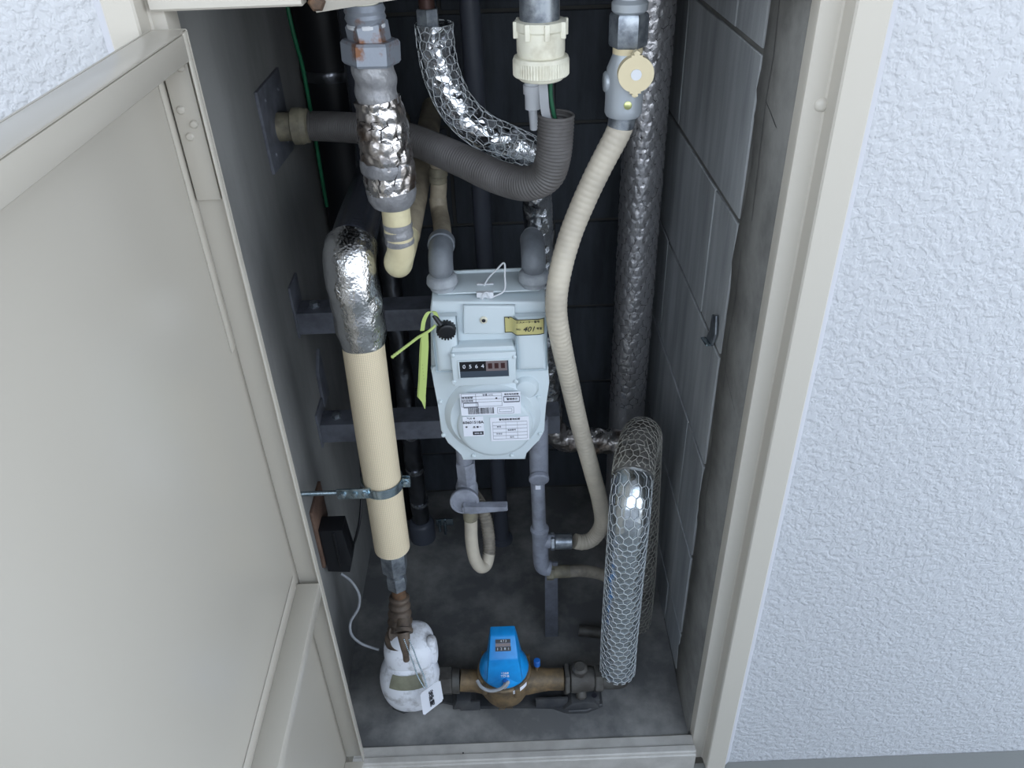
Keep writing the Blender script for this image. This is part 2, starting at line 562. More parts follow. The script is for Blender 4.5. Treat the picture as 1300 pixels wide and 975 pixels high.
def mesh_wire_me(path, r0, cell, wr, s0=None, s1=None, rows_jit=0.0, seed=1, dr=None):
    """Hexagonal wire netting wrapped on a tube: every wire a thin three-sided rod, all in one mesh."""
    g = np.random.default_rng(seed)
    s0 = 0 if s0 is None else s0
    s1 = path.L if s1 is None else s1
    n = max(4, round(2 * PI * r0 / cell))
    c = 2 * PI * r0 / n
    a = c / math.sqrt(3)
    rh = c * math.sqrt(3) / 2
    A, B = [], []
    nr = int((s1 - s0) / rh)
    J = {}
    def jit(x, y):
        k = (round(x / c * 12) % (12 * n), round(y / a * 12))
        if k not in J: J[k] = g.normal(0, rows_jit * c, 2)
        return J[k]
    for i in range(nr):
        yc = s0 + i * rh
        for k in range(n):
            xc = (k + 0.5 * (i % 2)) * c
            pts = [(xc, yc + a), (xc + c / 2, yc + a / 2), (xc + c / 2, yc - a / 2), (xc, yc - a)]
            for q in range(3):
                A.append(pts[q])
                B.append(pts[q + 1])
    A, B = np.array(A), np.array(B)
    if rows_jit:
        A = A + np.array([jit(*p) for p in A])
        B = B + np.array([jit(*p) for p in B])
    A[:, 1] = np.clip(A[:, 1], s0, s1)
    B[:, 1] = np.clip(B[:, 1], s0, s1)
    rr = np.full(len(A), r0)
    PA = path.at(A[:, 1], A[:, 0] / r0, rr + (dr(A[:, 1]) if dr else 0))
    PB = path.at(B[:, 1], B[:, 0] / r0, rr + (dr(B[:, 1]) if dr else 0))
    D = PB - PA
    ln = np.linalg.norm(D, axis=1)
    ok = ln > 1e-5
    PA, PB, D = PA[ok], PB[ok], D[ok] / ln[ok][:, None]
    ax = np.where(np.abs(D[:, 2:3]) < 0.9, np.array([[0, 0, 1.0]]), np.array([[1.0, 0, 0]]))
    U = np.cross(D, ax)
    U /= np.linalg.norm(U, axis=1)[:, None]
    Vv = np.cross(D, U)
    vs = []
    for P_ in (PA, PB):
        for k in range(3):
            t = 2 * PI * k / 3
            vs.append(P_ + (U * math.cos(t) + Vv * math.sin(t)) * wr)
    V = np.stack(vs, axis=1).reshape(-1, 3)
    F = []
    for i in range(len(PA)):
        b = 6 * i
        F += [(b, b + 1, b + 4, b + 3), (b + 1, b + 2, b + 5, b + 4), (b + 2, b, b + 3, b + 5)]
    return from_arrays(V, F, True)

def text_me(body, size, mtx, font_shear=0.0, align='CENTER', depth=0.0002, bold=0.0):
    cu = bpy.data.curves.new('t', 'FONT')
    cu.body = body
    cu.size = size
    cu.shear = font_shear
    cu.align_x = align
    cu.align_y = 'CENTER'
    cu.extrude = depth
    cu.offset = bold
    cu.resolution_u = 3
    o = bpy.data.objects.new('t', cu)
    COL.objects.link(o)
    dg = bpy.context.evaluated_depsgraph_get()
    me = bpy.data.meshes.new_from_object(o.evaluated_get(dg))
    bpy.data.objects.remove(o)
    me.materials.clear()
    me.transform(mtx)
    return me

def plane_mtx(o, right, up):
    r, u = Vector(right).normalized(), Vector(up).normalized()
    n = r.cross(u).normalized()
    u = n.cross(r)
    m = Matrix((r, u, n)).transposed().to_4x4()
    m.translation = Vector(o)
    return m

# ================================================================== THE SETTING
D = 0.68          # depth of the pipe shaft
XL, XR = -0.325, 0.325
TOP = 2.3
# floor of the shaft (a rough mortar bed) and of the corridor in front
def rough_floor():
    xs = np.linspace(XL, XR, 66)
    ys = np.linspace(-0.012, D, 66)
    V, F = [], []
    for y in ys:
        for x in xs:
            z = 0.0025 * math.sin(9 * x + 2) * math.cos(11 * y) + 0.0012 * math.sin(31 * x + 17 * y)
            V.append((x, y, z - 0.003))
    n = len(xs)
    for j in range(len(ys) - 1):
        for i in range(n - 1):
            F.append((j * n + i, j * n + i + 1, (j + 1) * n + i + 1, (j + 1) * n + i))
    return from_arrays(V, F)
struct('floor', join_me([rough_floor(), box_me((XL, -0.012, -0.12), (XR, D, -0.008))]), 'floor')
struct('floor_corridor', box_me((-1.6, -1.62, -0.16), (1.6, -0.0305, -0.065)), 'outer_floor')
struct('ceiling_corridor', box_me((-1.6, -1.6, 2.32), (1.6, -0.031, 2.42)), 'stucco')
struct('wall_parapet', box_me((-1.6, -1.72, -0.16), (1.6, -1.621, 1.10)), 'stucco')
struct('ceiling', box_me((XL, 0.0, TOP), (XR, D, TOP + 0.1)), 'concrete')
struct('wall_left', box_me((XL - 0.1, 0.0, -0.12), (XL, D, TOP)), 'concrete')
# stuccoed outer wall around the opening
OL, OR_, OT = -0.349, 0.394, 1.36
wf = boxes_me([((-1.6, -0.03, -0.16), (OL, -0.001, TOP + 0.1)), ((OR_, -0.03, -0.16), (1.6, -0.001, TOP + 0.1)),
               ((OL, -0.03, OT), (OR_, -0.001, TOP + 0.1))])
struct('wall_front', wf, 'stucco')

# right wall: mortar backing, a plastered strip by the opening, blocks picked out one by one
wr = struct('wall_right', box_me((XR + 0.003, 0.0, -0.12), (XR + 0.1, D, TOP)), 'mortar')
def ragged_strip():
    zs = np.linspace(-0.1, TOP, 160)
    bm = bmesh.new()
    prev = None
    for z in zs:
        yb = 0.122 + 0.012 * math.sin(z * 23) * math.sin(z * 7 + 1) + rng.normal(0, 0.002)
        row = [bm.verts.new((XR + 0.007, 0.0, z)), bm.verts.new((XR - 0.0015, 0.0, z)),
               bm.verts.new((XR - 0.0015 + rng.normal(0, 0.0004), yb - 0.01, z)), bm.verts.new((XR + 0.007, yb, z))]
        if prev:
            for k in range(3): bm.faces.new((prev[k], prev[k + 1], row[k + 1], row[k]))
        prev = row
    return bm_mesh(bm, True)
link('plaster_strip', ragged_strip(), 'mortar', wr)
bm = bmesh.new()
for pts in ([(0.085, 1.24), (0.075, 1.17), (0.079, 1.12), (0.07, 1.03), (0.066, 0.98)],
            [(0.079, 1.12), (0.06, 1.115), (0.03, 1.105)],
            [(0.09, 0.93), (0.085, 0.86), (0.092, 0.79), (0.08, 0.72)],
            [(0.088, 0.75), (0.05, 0.735), (0.02, 0.725)],
            [(0.1, 0.62), (0.085, 0.56), (0.09, 0.5), (0.07, 0.44)]):
    for (y0, z0), (y1, z1) in zip(pts[:-1], pts[1:]):
        dy, dz = y1 - y0, z1 - z0
        l = math.hypot(dy, dz)
        ny, nz = -dz / l * 0.0005, dy / l * 0.0005
        x = XR - 0.0021
        bm.faces.new([bm.verts.new((x, y0 - ny, z0 - nz)), bm.verts.new((x, y1 - ny, z1 - nz)), bm.verts.new((x, y1 + ny, z1 + nz)), bm.verts.new((x, y0 + ny, z0 + nz))])
link('hairline_crack', bm_mesh(bm), 'ink', wr)

_bc = {}
def block_mesh(w, d, h, m):
    k = (round(w, 3), round(d, 3), round(h, 3), m)
    if k not in _bc:
        bm = bmesh.new()
        add_box(bm, (0, 0, 0), (w, d, h), 0.0012, 1)
        me = bm_mesh(bm, True, 0.7)
        me.materials.append(M[m])
        _bc[k] = me
    return _bc[k]
def put_block(parent, size, loc, m='block'):
    o = bpy.data.objects.new('block', block_mesh(*size, m))
    COL.objects.link(o)
    o.location = loc
    o.parent = parent
PITCH, JT = 0.2105, 0.007
zc = 0.11 - PITCH
row = 0
while zc < TOP - 0.05:
    z0, z1 = max(zc + JT / 2, 0.0005), min(zc + PITCH - JT / 2, TOP)
    edges = [0.128]
    # running bond: the joints of every other course are shifted by half a block
    j = 0.53 if row % 2 == 1 else 0.25
    while j < D - 0.03:
        edges.append(j)
        j += 0.4
    edges.append(D)
    for a, b in zip(edges[:-1], edges[1:]):
        pr = rng.uniform(-0.0012, 0.0012)
        put_block(wr, (0.008, b - a - 0.002, z1 - z0), (XR + pr * 0.5, a + 0.001 if a > 0.13 else a, z0))
    zc += PITCH
    row += 1
# back wall
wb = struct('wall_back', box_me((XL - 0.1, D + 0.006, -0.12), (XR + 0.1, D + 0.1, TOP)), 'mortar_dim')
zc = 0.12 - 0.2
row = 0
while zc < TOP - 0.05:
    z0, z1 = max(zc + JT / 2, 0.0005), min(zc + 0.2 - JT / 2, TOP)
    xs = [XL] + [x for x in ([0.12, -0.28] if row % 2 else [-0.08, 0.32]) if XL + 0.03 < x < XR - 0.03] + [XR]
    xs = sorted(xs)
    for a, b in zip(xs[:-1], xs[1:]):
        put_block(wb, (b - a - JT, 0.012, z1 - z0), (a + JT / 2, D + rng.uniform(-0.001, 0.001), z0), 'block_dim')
    zc += 0.2
    row += 1

# painted steel frame round the opening
FR = [(0.330, 0.012), (0.328, 0.010), (0.328, -0.019), (0.329, -0.021), (0.350, -0.021), (0.352, -0.023), (0.354, -0.043), (0.356, -0.045),
      (0.387, -0.045), (0.389, -0.043), (0.389, 0.0), (0.394, 0.012)]
t1 = struct('trim_1', prism_me(FR, -0.06, OT, 'z'), 'frame')
link('sealant', prism_me([(0.389, -0.040), (0.393, -0.037), (0.398, -0.033), (0.4005, -0.0295), (0.389, -0.0295)], -0.06, OT, 'z'), 'sealant', t1)
bp = (0.3482, -0.0210, 1.1434)
link('bolt_head', lathe_me([(0, 0.0072), (0.0015, 0.0072), (0.0035, 0.0055), (0.0045, 0.003)], (bp[0], -0.0205, bp[2]), (0, -1, 0), 24), 'frame', t1)
FL = [(-x - 0.0 + 0.0, y) for x, y in [(0.300, 0.012), (0.292, 0.010), (0.292, -0.019), (0.293, -0.021), (0.306, -0.021), (0.308, -0.023), (0.310, -0.043), (0.312, -0.045),
      (0.338, -0.045), (0.340, -0.043), (0.340, 0.0), (0.345, 0.012)]]
t2 = struct('trim_2', prism_me(FL, -0.06, OT, 'z'), 'frame')
link('sealant', prism_me([(-0.340, -0.040), (-0.344, -0.037), (-0.349, -0.033), (-0.3525, -0.0295), (-0.340, -0.0295)], -0.06, OT, 'z'), 'sealant', t2)
SILL = [(-0.012, -0.05), (-0.012, 0.001), (-0.014, 0.003), (-0.033, 0.003), (-0.035, 0.005), (-0.0365, 0.008), (-0.047, 0.008), (-0.049, 0.006), (-0.0495, 0.0005), (-0.052, -0.001), (-0.052, -0.06), (-0.03, -0.06)]
t3 = struct('trim_3', prism_me(SILL, -0.292, 0.3279, 'x'), 'sill')
sp = (-0.0929, -0.0316, 0.0030)
link('weep_hole', cyl((sp[0], sp[1], 0.0031), (sp[0], sp[1], 0.0034), 0.0016, 12), 'ink', t3)
# cross rail over the opening: a folded plate at the left, a short one at the right
XB = [(-0.03, 1.257), (-0.028, 1.255), (-0.006, 1.255), (-0.006, 1.27), (-0.024, 1.36), (-0.03, 1.36)]
t4 = struct('trim_4', join_me([prism_me(XB, -0.302, -0.161, 'x'), prism_me(XB, 0.214, 0.328, 'x'),
                               box_me((-0.302, -0.029, 1.36), (0.328, -0.002, 1.42))]), 'frame')

# ------------------------------------------------------------------ the open door, a folded steel tray seen from inside
DX0, DX1 = -0.302, -0.266
DY0, DY1 = -0.0465, -0.66
DZ0, DZ1 = 0.035, 1.243
d1 = bpy.data.objects.new('door_1', None)
d1.location = (-0.284, -0.05, DZ0)
COL.objects.link(d1)
d1['kind'] = 'structure'
link('door_panel', box_me((DX0, DY1, DZ0), (DX0 + 0.003, DY0 + 0.0, DZ1), 0.001), 'door', d1)
def rim(name, lo, hi, b=0.0016): return link(name, box_me(lo, hi, b), 'door', d1)
rim('hinge_edge', (DX0 + 0.003, DY0 - 0.0025, DZ0), (DX1, DY0, DZ1))
rim('hinge_lip', (DX1 - 0.0025, DY0 - 0.013, DZ0), (DX1, DY0 - 0.0026, DZ1))
rim('top_edge', (DX0 + 0.003, DY1, DZ1 - 0.0025), (DX1, DY0 - 0.0026, DZ1))
rim('top_lip', (DX1 - 0.0025, DY1, DZ1 - 0.026), (DX1, DY0 - 0.0131, DZ1 - 0.0026))
rim('free_edge', (DX0 + 0.003, DY1, DZ0), (DX1, DY1 + 0.0025, DZ1 - 0.0026))
rim('bottom_edge', (DX0 + 0.003, DY1 + 0.0026, DZ0), (DX1, DY0 - 0.0131, DZ0 + 0.0025))
rail = link('cross_rail', boxes_me([((DX0 + 0.003, DY1 + 0.0026, 0.5), (DX1 - 0.0005, DY0 - 0.0131, 0.5025)), ((DX1 - 0.003, DY1 + 0.0026, 0.478), (DX1 - 0.0005, DY0 - 0.0131, 0.5))], 0.0012), 'door', d1)
link('weld_flange', box_me((DX0 + 0.003, DY1 + 0.0026, 0.5026), (DX0 + 0.0045, DY0 - 0.02, 0.527), 0.001), 'door', d1)
link('hinge_plate', boxes_me([((DX0 + 0.006, DY0 - 0.0085, 1.08), (DX1 - 0.005, DY0 - 0.0026, 1.232)), ((DX0 + 0.003, DY0 - 0.02, 0.9), (DX0 + 0.0042, DY0 - 0.0027, 1.22))], 0.001), 'door', d1)
for q in ((DX0 + 0.012, 1.214), (DX1 - 0.012, 1.211), (DX0 + 0.014, 1.172), (DX1 - 0.013, 1.158), (DX0 + 0.016, 1.146)):
    link('rivet', lathe_me([(0, 0.0042), (0.001, 0.0042), (0.0026, 0.003), (0.003, 0.001)], (q[0], DY0 - 0.0084, q[1]), (0, -1, 0), 16), 'door', d1)

# ================================================================== GAS METER
def pts(*a): return list(a)
GY = 0.14
gm = thing('gas_meter', (-0.012, 0.17, 0.56), 'pale grey gas meter with round diaphragm cover and labels hanging from two pipe unions', 'meter')
def px2(poly, y):            # outline corners (already in metres) -> (x, z)
    return [(p[0], p[2]) for p in poly]
up = [(-0.0893, 0.1400, 0.8328), (-0.0862, 0.1400, 0.8428), (0.0725, 0.1400, 0.8357), (0.0747, 0.1400, 0.8255), (0.0764, 0.1400, 0.7265), (-0.0974, 0.1400, 0.7290)]
link('upper_case', prism_me(px2(up, GY), 0.142, 0.215, 'y', 0.004, 3), 'meter', gm)
# rounded shoulders left and right of the sunken centre panel
for (a, b) in (((-0.0898, 0.1400, 0.8277), (-0.0521, 0.1400, 0.7269)), ((0.0279, 0.1400, 0.8225), (0.0741, 0.1400, 0.7238))):
    link('shoulder', prism_me([(a[0] + 0.001, a[2] - 0.002), (a[0] + 0.001, b[2] + 0.004), (b[0], b[2] + 0.004), (b[0], a[2] - 0.002)], 0.125, 0.1425, 'y', 0.0135, 6), 'meter', gm)
link('centre_panel', prism_me(px2([(-0.0423, 0.1360, 0.8380), (0.0303, 0.1360, 0.8348), (0.0290, 0.1360, 0.7884), (-0.0454, 0.1360, 0.7918)], 0), 0.1345, 0.1425, 'y', 0.003, 3), 'meter', gm)
fl = [(-0.0969, 0.1400, 0.7346), (0.0764, 0.1400, 0.7307), (0.0775, 0.1400, 0.7008), (0.0725, 0.1400, 0.6600), (0.0696, 0.1400, 0.6096), (0.0608, 0.1400, 0.5895), (0.0391, 0.1400, 0.5664), (0.0388, 0.1400, 0.5533), (-0.0622, 0.1400, 0.5568), (-0.0614, 0.1400, 0.5683),
      (-0.0822, 0.1400, 0.5919), (-0.0913, 0.1400, 0.6176), (-0.0920, 0.1400, 0.6680), (-0.0948, 0.1400, 0.7061)]
link('lower_flange', prism_me(px2(fl, GY), 0.136, 0.146, 'y', 0.0015, 2), 'meter', gm)
bk = [(p[0] * 0.93 - 0.001, p[2] + (0.004 if p[2] < 0.7 else 0)) for p in fl]
link('back_case', prism_me(bk, 0.1461, 0.205, 'y', 0.004, 2), 'meter', gm)
link('top_seam', boxes_me([((-0.078, 0.155, 0.846), (0.066, 0.214, 0.8485)), ((-0.078, 0.2151, 0.80), (0.066, 0.219, 0.852))], 0.001), 'meter', gm)
# diaphragm cover: outer dish, inner dish, linkage boss
cc = (-0.0093, 0.1360, 0.6383)
ci = (-0.0036, 0.1300, 0.6319)
link('diaphragm_cover', lathe_me([(0.0, 0.0735), (0.0015, 0.0735), (0.006, 0.069), (0.009, 0.0655), (0.0098, 0.0645)], (cc[0], 0.1362, cc[2] + 0.006), (0, -1, 0), 64), 'meter', gm)
link('diaphragm_dome', lathe_me([(0.0, 0.0585), (0.002, 0.0582), (0.0055, 0.055), (0.007, 0.050), (0.0078, 0.035), (0.008, 0.004)], (ci[0] - 0.003, 0.1268, ci[2] - 0.001), (0, -1, 0), 64), 'meter', gm)
b0 = (0.0427, 0.1300, 0.6951)
link('linkage_boss', join_me([lathe_me([(0, 0.0195), (0.004, 0.019), (0.009, 0.015), (0.011, 0.008), (0.0115, 0.001)], (b0[0], 0.1365, b0[2]), (0, -1, 0), 32)]), 'meter', gm)
for q in ((-0.0908, 0.1360, 0.7356), (0.0646, 0.1360, 0.7311), (-0.0878, 0.1360, 0.6737), (0.0616, 0.1360, 0.6753), (-0.0881, 0.1360, 0.6097), (0.0632, 0.1360, 0.6052), (-0.0439, 0.1360, 0.5658), (0.0175, 0.1360, 0.5627)):
    link('screw', lathe_me([(0, 0.0036), (0.002, 0.0034), (0.003, 0.002)], (q[0], 0.1358, q[2]), (0, -1, 0), 12), 'meter', gm)
# register box with window and number wheels
ra, rb = (-0.0645, 0.1200, 0.7694), (0.0288, 0.1200, 0.7142)
register_box = link('register_box', prism_me([(ra[0], ra[2]), (ra[0] + 0.001, rb[2]), (rb[0] - 0.001, rb[2] + 0.001), (rb[0], ra[2] + 0.001)], 0.1165, 0.1425, 'y', 0.002, 2), 'meter', gm)
w0, w1 = (-0.0528, 0.1165, 0.7577), (0.0176, 0.1165, 0.7297)
def rect(x0, z0, x1, z1, y, t=0.0006): return box_me((min(x0, x1), y, min(z0, z1)), (max(x0, x1), y + t, max(z0, z1)))
fb = 0.0022
link('window_bezel', boxes_me([((w0[0] - fb, 0.1145, w1[2] - fb), (w1[0] + fb, 0.1168, w1[2])), ((w0[0] - fb, 0.1145, w0[2]), (w1[0] + fb, 0.1168, w0[2] + fb)),
                               ((w0[0] - fb, 0.1145, w1[2]), (w0[0], 0.1168, w0[2])), ((w1[0], 0.1145, w1[2]), (w1[0] + fb, 0.1168, w0[2]))], 0.0006), 'meter', register_box)
wz = w0[2] - w1[2]
link('counter_base', rect(w0[0], w1[2], w1[0], w0[2], 0.1157, 0.0008), 'slate', register_box)
xm = w0[0] + (w1[0] - w0[0]) * 0.54
link('digit_strip', rect(w0[0], w0[2], xm, w0[2] - wz * 0.6, 0.1152, 0.0005), 'black_counter', register_box)
link('decimal_strip', rect(xm, w0[2], w1[0] - 0.002, w0[2] - wz * 0.62, 0.1152, 0.0005), 'mauve', register_box)
for k in range(3):
    x = xm + 0.006 + k * 0.0092
    link('decimal_window', rect(x - 0.003, w0[2] - wz * 0.15, x + 0.003, w0[2] - wz * 0.47, 0.1148, 0.0004), 'dark_red', register_box)
for k, ch in enumerate('0564'):
    x = w0[0] + 0.0065 + k * 0.0089
    link('digit', text_me(ch, 0.0088, plane_mtx((x, 0.1149, w0[2] - wz * 0.31), (1, 0, 0), (0, 0, 1))), 'paper', register_box)
for q in ((0.0266, 0.1165, 0.7621), (0.0276, 0.1165, 0.7195), (-0.0610, 0.1165, 0.7689), (-0.0633, 0.1165, 0.7224)):
    link('corner_screw', lathe_me([(0, 0.0032), (0.0016, 0.0032), (0.0026, 0.0018)], (q[0], 0.1166, q[2]), (0, -1, 0), 12), 'meter', register_box)
link('register_hood', prism_me([(ra[0] + 0.001, ra[2] + 0.0005), (rb[0] - 0.001, ra[2] + 0.0005), (rb[0] - 0.004, ra[2] + 0.008), (ra[0] + 0.004, ra[2] + 0.008)], 0.122, 0.142, 'y', 0.001), 'meter', register_box)
# test port
tp = (-0.0148, 0.1340, 0.8150)
link('test_port', lathe_me([(0, 0.0055), (0.002, 0.0055), (0.003, 0.0042), (0.0024, 0.0028)], (tp[0], 0.1346, tp[2]), (0, -1, 0), 24), 'conn', gm)
link('port_hole', cyl((tp[0], 0.1316, tp[2]), (tp[0], 0.131, tp[2]), 0.0027, 16), 'ink', gm)
# black vent cap with its strap
cp = (-0.0678, 0.1150, 0.8107)
cap = link('vent_cap', join_me([lathe_me([(0, 0.0105), (0.004, 0.0125), (0.012, 0.0128), (0.013, 0.012), (0.014, 0.010)], (cp[0], 0.128, cp[2]), (0.1, -1, -0.25), 28)]
     + [box_me((cp[0] + 0.0125 * math.cos(a) - 0.0012, 0.1165, cp[2] - 0.003 + 0.0125 * math.sin(a) - 0.0012), (cp[0] + 0.0125 * math.cos(a) + 0.0012, 0.1275, cp[2] - 0.003 + 0.0125 * math.sin(a) + 0.0012)) for a in np.linspace(0, 2 * PI, 18, endpoint=False)]), 'black', gm)
link('cap_strap', tube_me(Path([(-0.0826, 0.1200, 0.8338), (-0.0786, 0.1170, 0.8279), (-0.0736, 0.1140, 0.8205)], 0.002), 0.0035, 10), 'black', cap)
# labels
def label(name, corners, m='paper', parent=gm):
    bm = bmesh.new()
    bm.faces.new([bm.verts.new(c) for c in corners])
    n = bmesh.ops.extrude_face_region(bm, geom=list(bm.faces))
    bmesh.ops.translate(bm, verts=[v for v in n['geom'] if isinstance(v, bmesh.types.BMVert)], vec=(0, 0.0004, 0))
    return link(name, bm_mesh(bm), m, parent)
def on_label(l, items, y, ink='ink2', name='printed_lines'):
    """Rectangles (x0, z0, x1, z1) as fractions of the label box L."""
    x0, x1, z0, z1 = l
    return [((x0 + (x1 - x0) * a, y - 0.0002, z0 + (z1 - z0) * b), (x0 + (x1 - x0) * c, y, z0 + (z1 - z0) * d)) for a, b, c, d in items]
def table(l, cols, rows, y, w=0.006, h=0.012):
    it = []
    for c in cols: it.append((c - w / 2, rows[0], c + w / 2, rows[-1]))
    for r in rows: it.append((cols[0], r - h / 2, cols[-1], r + h / 2))
    return on_label(l, it, y)
def bx4(p0, p1, y): return [(p0[0], y, p0[2]), (p1[0], y, p0[2]), (p1[0], y, p1[2]), (p0[0], y, p1[2])]
def ext(p0, p1): return (p0[0], p1[0], p1[2], p0[2])
def wr_text(l, y, s, u, v, size, name, parent, m='ink', align='CENTER', shear=0.0):
    x0, x1, z0, z1 = l
    link(name, text_me(s, size, plane_mtx((x0 + (x1 - x0) * u, y - 0.0002, z0 + (z1 - z0) * v), (1, 0, 0.0), (0, 0, 1)), shear, align), m, parent)
# upper data label
a, b = (-0.0562, 0.1180, 0.6997), (0.0337, 0.1180, 0.6589)
ly = 0.1178
L1 = label('data_label', bx4(a, b, ly))
l1 = ext(a, b)
link('printed_table', boxes_me(table(l1, [0.02, 0.26, 0.69], [0.40, 0.60, 0.72, 0.86, 0.98], ly) + table(l1, [0.72, 0.98], [0.56, 0.80], ly, 0.014, 0.05) + table(l1, [0.05, 0.29], [0.37, 0.58], ly, 0.012, 0.05)
     + table(l1, [0.61, 0.88], [0.05, 0.32], ly) + table(l1, [0.64, 0.85], [0.12, 0.25], ly)), 'ink2', L1)
g = np.random.default_rng(5)
bars, x = [], 0.12
while x < 0.54:
    w = g.uniform(0.004, 0.012)
    bars.append((x, 0.06, x + w, 0.34))
    x += w + g.uniform(0.003, 0.010)
link('barcode', boxes_me(on_label(l1, bars, ly)), 'ink', L1)
wr_text(l1, ly, '使用期間', 0.12, 0.80, 0.0042, 'print', L1)
wr_text(l1, ly, '取引証明用', 0.12, 0.66, 0.0034, 'print', L1)
wr_text(l1, ly, '検定有効期間', 0.85, 0.90, 0.0036, 'print', L1)
wr_text(l1, ly, '警報表示', 0.86, 0.68, 0.0042, 'print', L1)
wr_text(l1, ly, '容量 m³/h', 0.46, 0.91, 0.0038, 'print', L1, 'ink2')
wr_text(l1, ly, '●', 0.60, 0.74, 0.0038, 'print', L1)
# lower left serial label (its square code is left out)
a, b = (-0.0550, 0.1183, 0.6570), (-0.0236, 0.1183, 0.6190)
L2 = label('serial_label', bx4(a, b, ly))
l2 = ext(a, b)
link('serial_number', text_me('60601518A', 0.0068, plane_mtx((l2[0] + (l2[1] - l2[0]) * 0.5, ly - 0.0002, l2[2] + (l2[3] - l2[2]) * 0.70), (1, 0, 0), (0, 0, 1)), bold=0.00012), 'ink', L2)
wr_text(l2, ly, '◥ JIS ◀', 0.4, 0.90, 0.0040, 'print', L2)
wr_text(l2, ly, '✱', 0.16, 0.48, 0.0050, 'print', L2)
wr_text(l2, ly, '品 ■ー', 0.68, 0.46, 0.0042, 'print', L2)
link('date_block', boxes_me(on_label(l2, [(0.45, 0.06, 0.97, 0.24)], ly)), 'ink', L2)
wr_text(l2, ly - 0.0002, '2030 02', 0.71, 0.15, 0.0036, 'print', L2, 'paper')
# lower right table label
a, b = (-0.0135, 0.1183, 0.6535), (0.0453, 0.1183, 0.6078)
L3 = label('notice_label', [(a[0], ly, a[2]), (b[0], ly, a[2] - 0.0002), (b[0], ly, b[2] - 0.0002), (a[0], ly, b[2])])
l3 = ext(a, b)
link('printed_table', boxes_me(table(l3, [0.06, 0.40, 0.70, 0.95], [0.08, 0.22, 0.36, 0.52, 0.66, 0.80], ly)), 'ink2', L3)
wr_text(l3, ly, '警報器設置確認欄', 0.5, 0.90, 0.0040, 'print', L3)
for q, s in enumerate(('型式', '年月日', '製造番号', '期限')):
    wr_text(l3, ly, s, 0.22 if q % 2 else 0.55, 0.15 + 0.15 * q, 0.0032, 'print', L3, 'ink2')
# gold name plate wrapped round the right shoulder
def wrapped(u0, u1, v0, v1, off):
    q0, q1 = (0.0143, 0.1340, 0.8189), (0.0693, 0.1280, 0.7928)
    X0, X1 = q0[0], q1[0] + 0.001
    Z1, Z0 = q0[2], q1[2]
    V, F = [], []
    us = np.linspace(u0, u1, 30)
    for u in us:
        x = X0 + (X1 - X0) * u
        k = min(max((x - (0.0231, 0.1300, 0.8208)[0]) / 0.009, 0), 1)
        k = k * k * (3 - 2 * k)
        y = 0.1340 - 0.0094 * k + 0.003 * max(0, (u - 0.80) / 0.20) ** 2
        for v in (v0, v1):
            V.append((x, y - off, Z0 + (Z1 - Z0) * v))
    for i in range(len(us) - 1): F.append((2 * i, 2 * i + 2, 2 * i + 3, 2 * i + 1))
    return from_arrays(V, F, True)
gp = link('name_plate', wrapped(0, 1, 0, 1, 0.0006), 'gold', gm)
link('plate_border', join_me([wrapped(0, 1, 0, 0.05, 0.0009), wrapped(0, 1, 0.95, 1, 0.0009), wrapped(0, 0.016, 0, 1, 0.0009), wrapped(0.984, 1, 0, 1, 0.0009)]), 'ink', gp)
gq0, gq1 = (0.0143, 0.1270, 0.8229), (0.0692, 0.1270, 0.7934)
gl = (gq0[0], gq1[0], gq1[2], gq0[2])
gy = 0.1232
wr_text(gl, gy, '401', 0.62, 0.32, 0.0115, 'hand_lettering', gp, shear=0.3)
wr_text(gl, gy, 'ガスメーター番号', 0.60, 0.72, 0.0042, 'print', gp)
wr_text(gl, gy, 'No.', 0.36, 0.34, 0.0046, 'print', gp)
wr_text(gl, gy, '号室', 0.89, 0.34, 0.0042, 'print', gp)
wr_text(gl, 0.1330, '◥', 0.10, 0.78, 0.0050, 'print', gp)

# seal wire on top of the meter
sw = thing('seal_wire', (-0.0114, 0.1500, 0.8415), 'white seal wire looped through two lugs on top of gas meter', 'wire')
link('wire_loop', tube_me(Path([(-0.0160, 0.1500, 0.8379), (-0.0132, 0.1480, 0.8489), (-0.0086, 0.1470, 0.8518), (-0.0047, 0.1490, 0.8417), (0.0021, 0.1500, 0.8434), (0.0157, 0.1520, 0.8505), (0.0176, 0.1550, 0.8724), (0.0172, 0.1600, 0.8893), (0.0058, 0.1650, 0.8763), (-0.0059, 0.1700, 0.8619), (-0.0147, 0.1750, 0.8433)], 0.0015), 0.0013, 8), 'white_plastic', sw)
for q in ((-0.0104, 0.1520, 0.8378), (-0.0103, 0.1780, 0.8428)):
    link('lug', tube_me(Path([(q[0] - 0.011, q[1], 0.849), (q[0] - 0.006, q[1], q[2] + 0.003), (q[0] - 0.001, q[1], q[2] + 0.006), (q[0] + 0.004, q[1], q[2] + 0.003), (q[0] + 0.009, q[1], 0.849)], 0.0015), 0.0021, 10), 'white_plastic', sw)
    link('lug_foot', box_me((q[0] - 0.013, q[1] - 0.003, 0.8465 if q[1] > 0.155 else 0.842), (q[0] + 0.011, q[1] + 0.003, 0.850), 0.0008), 'white_plastic', sw)

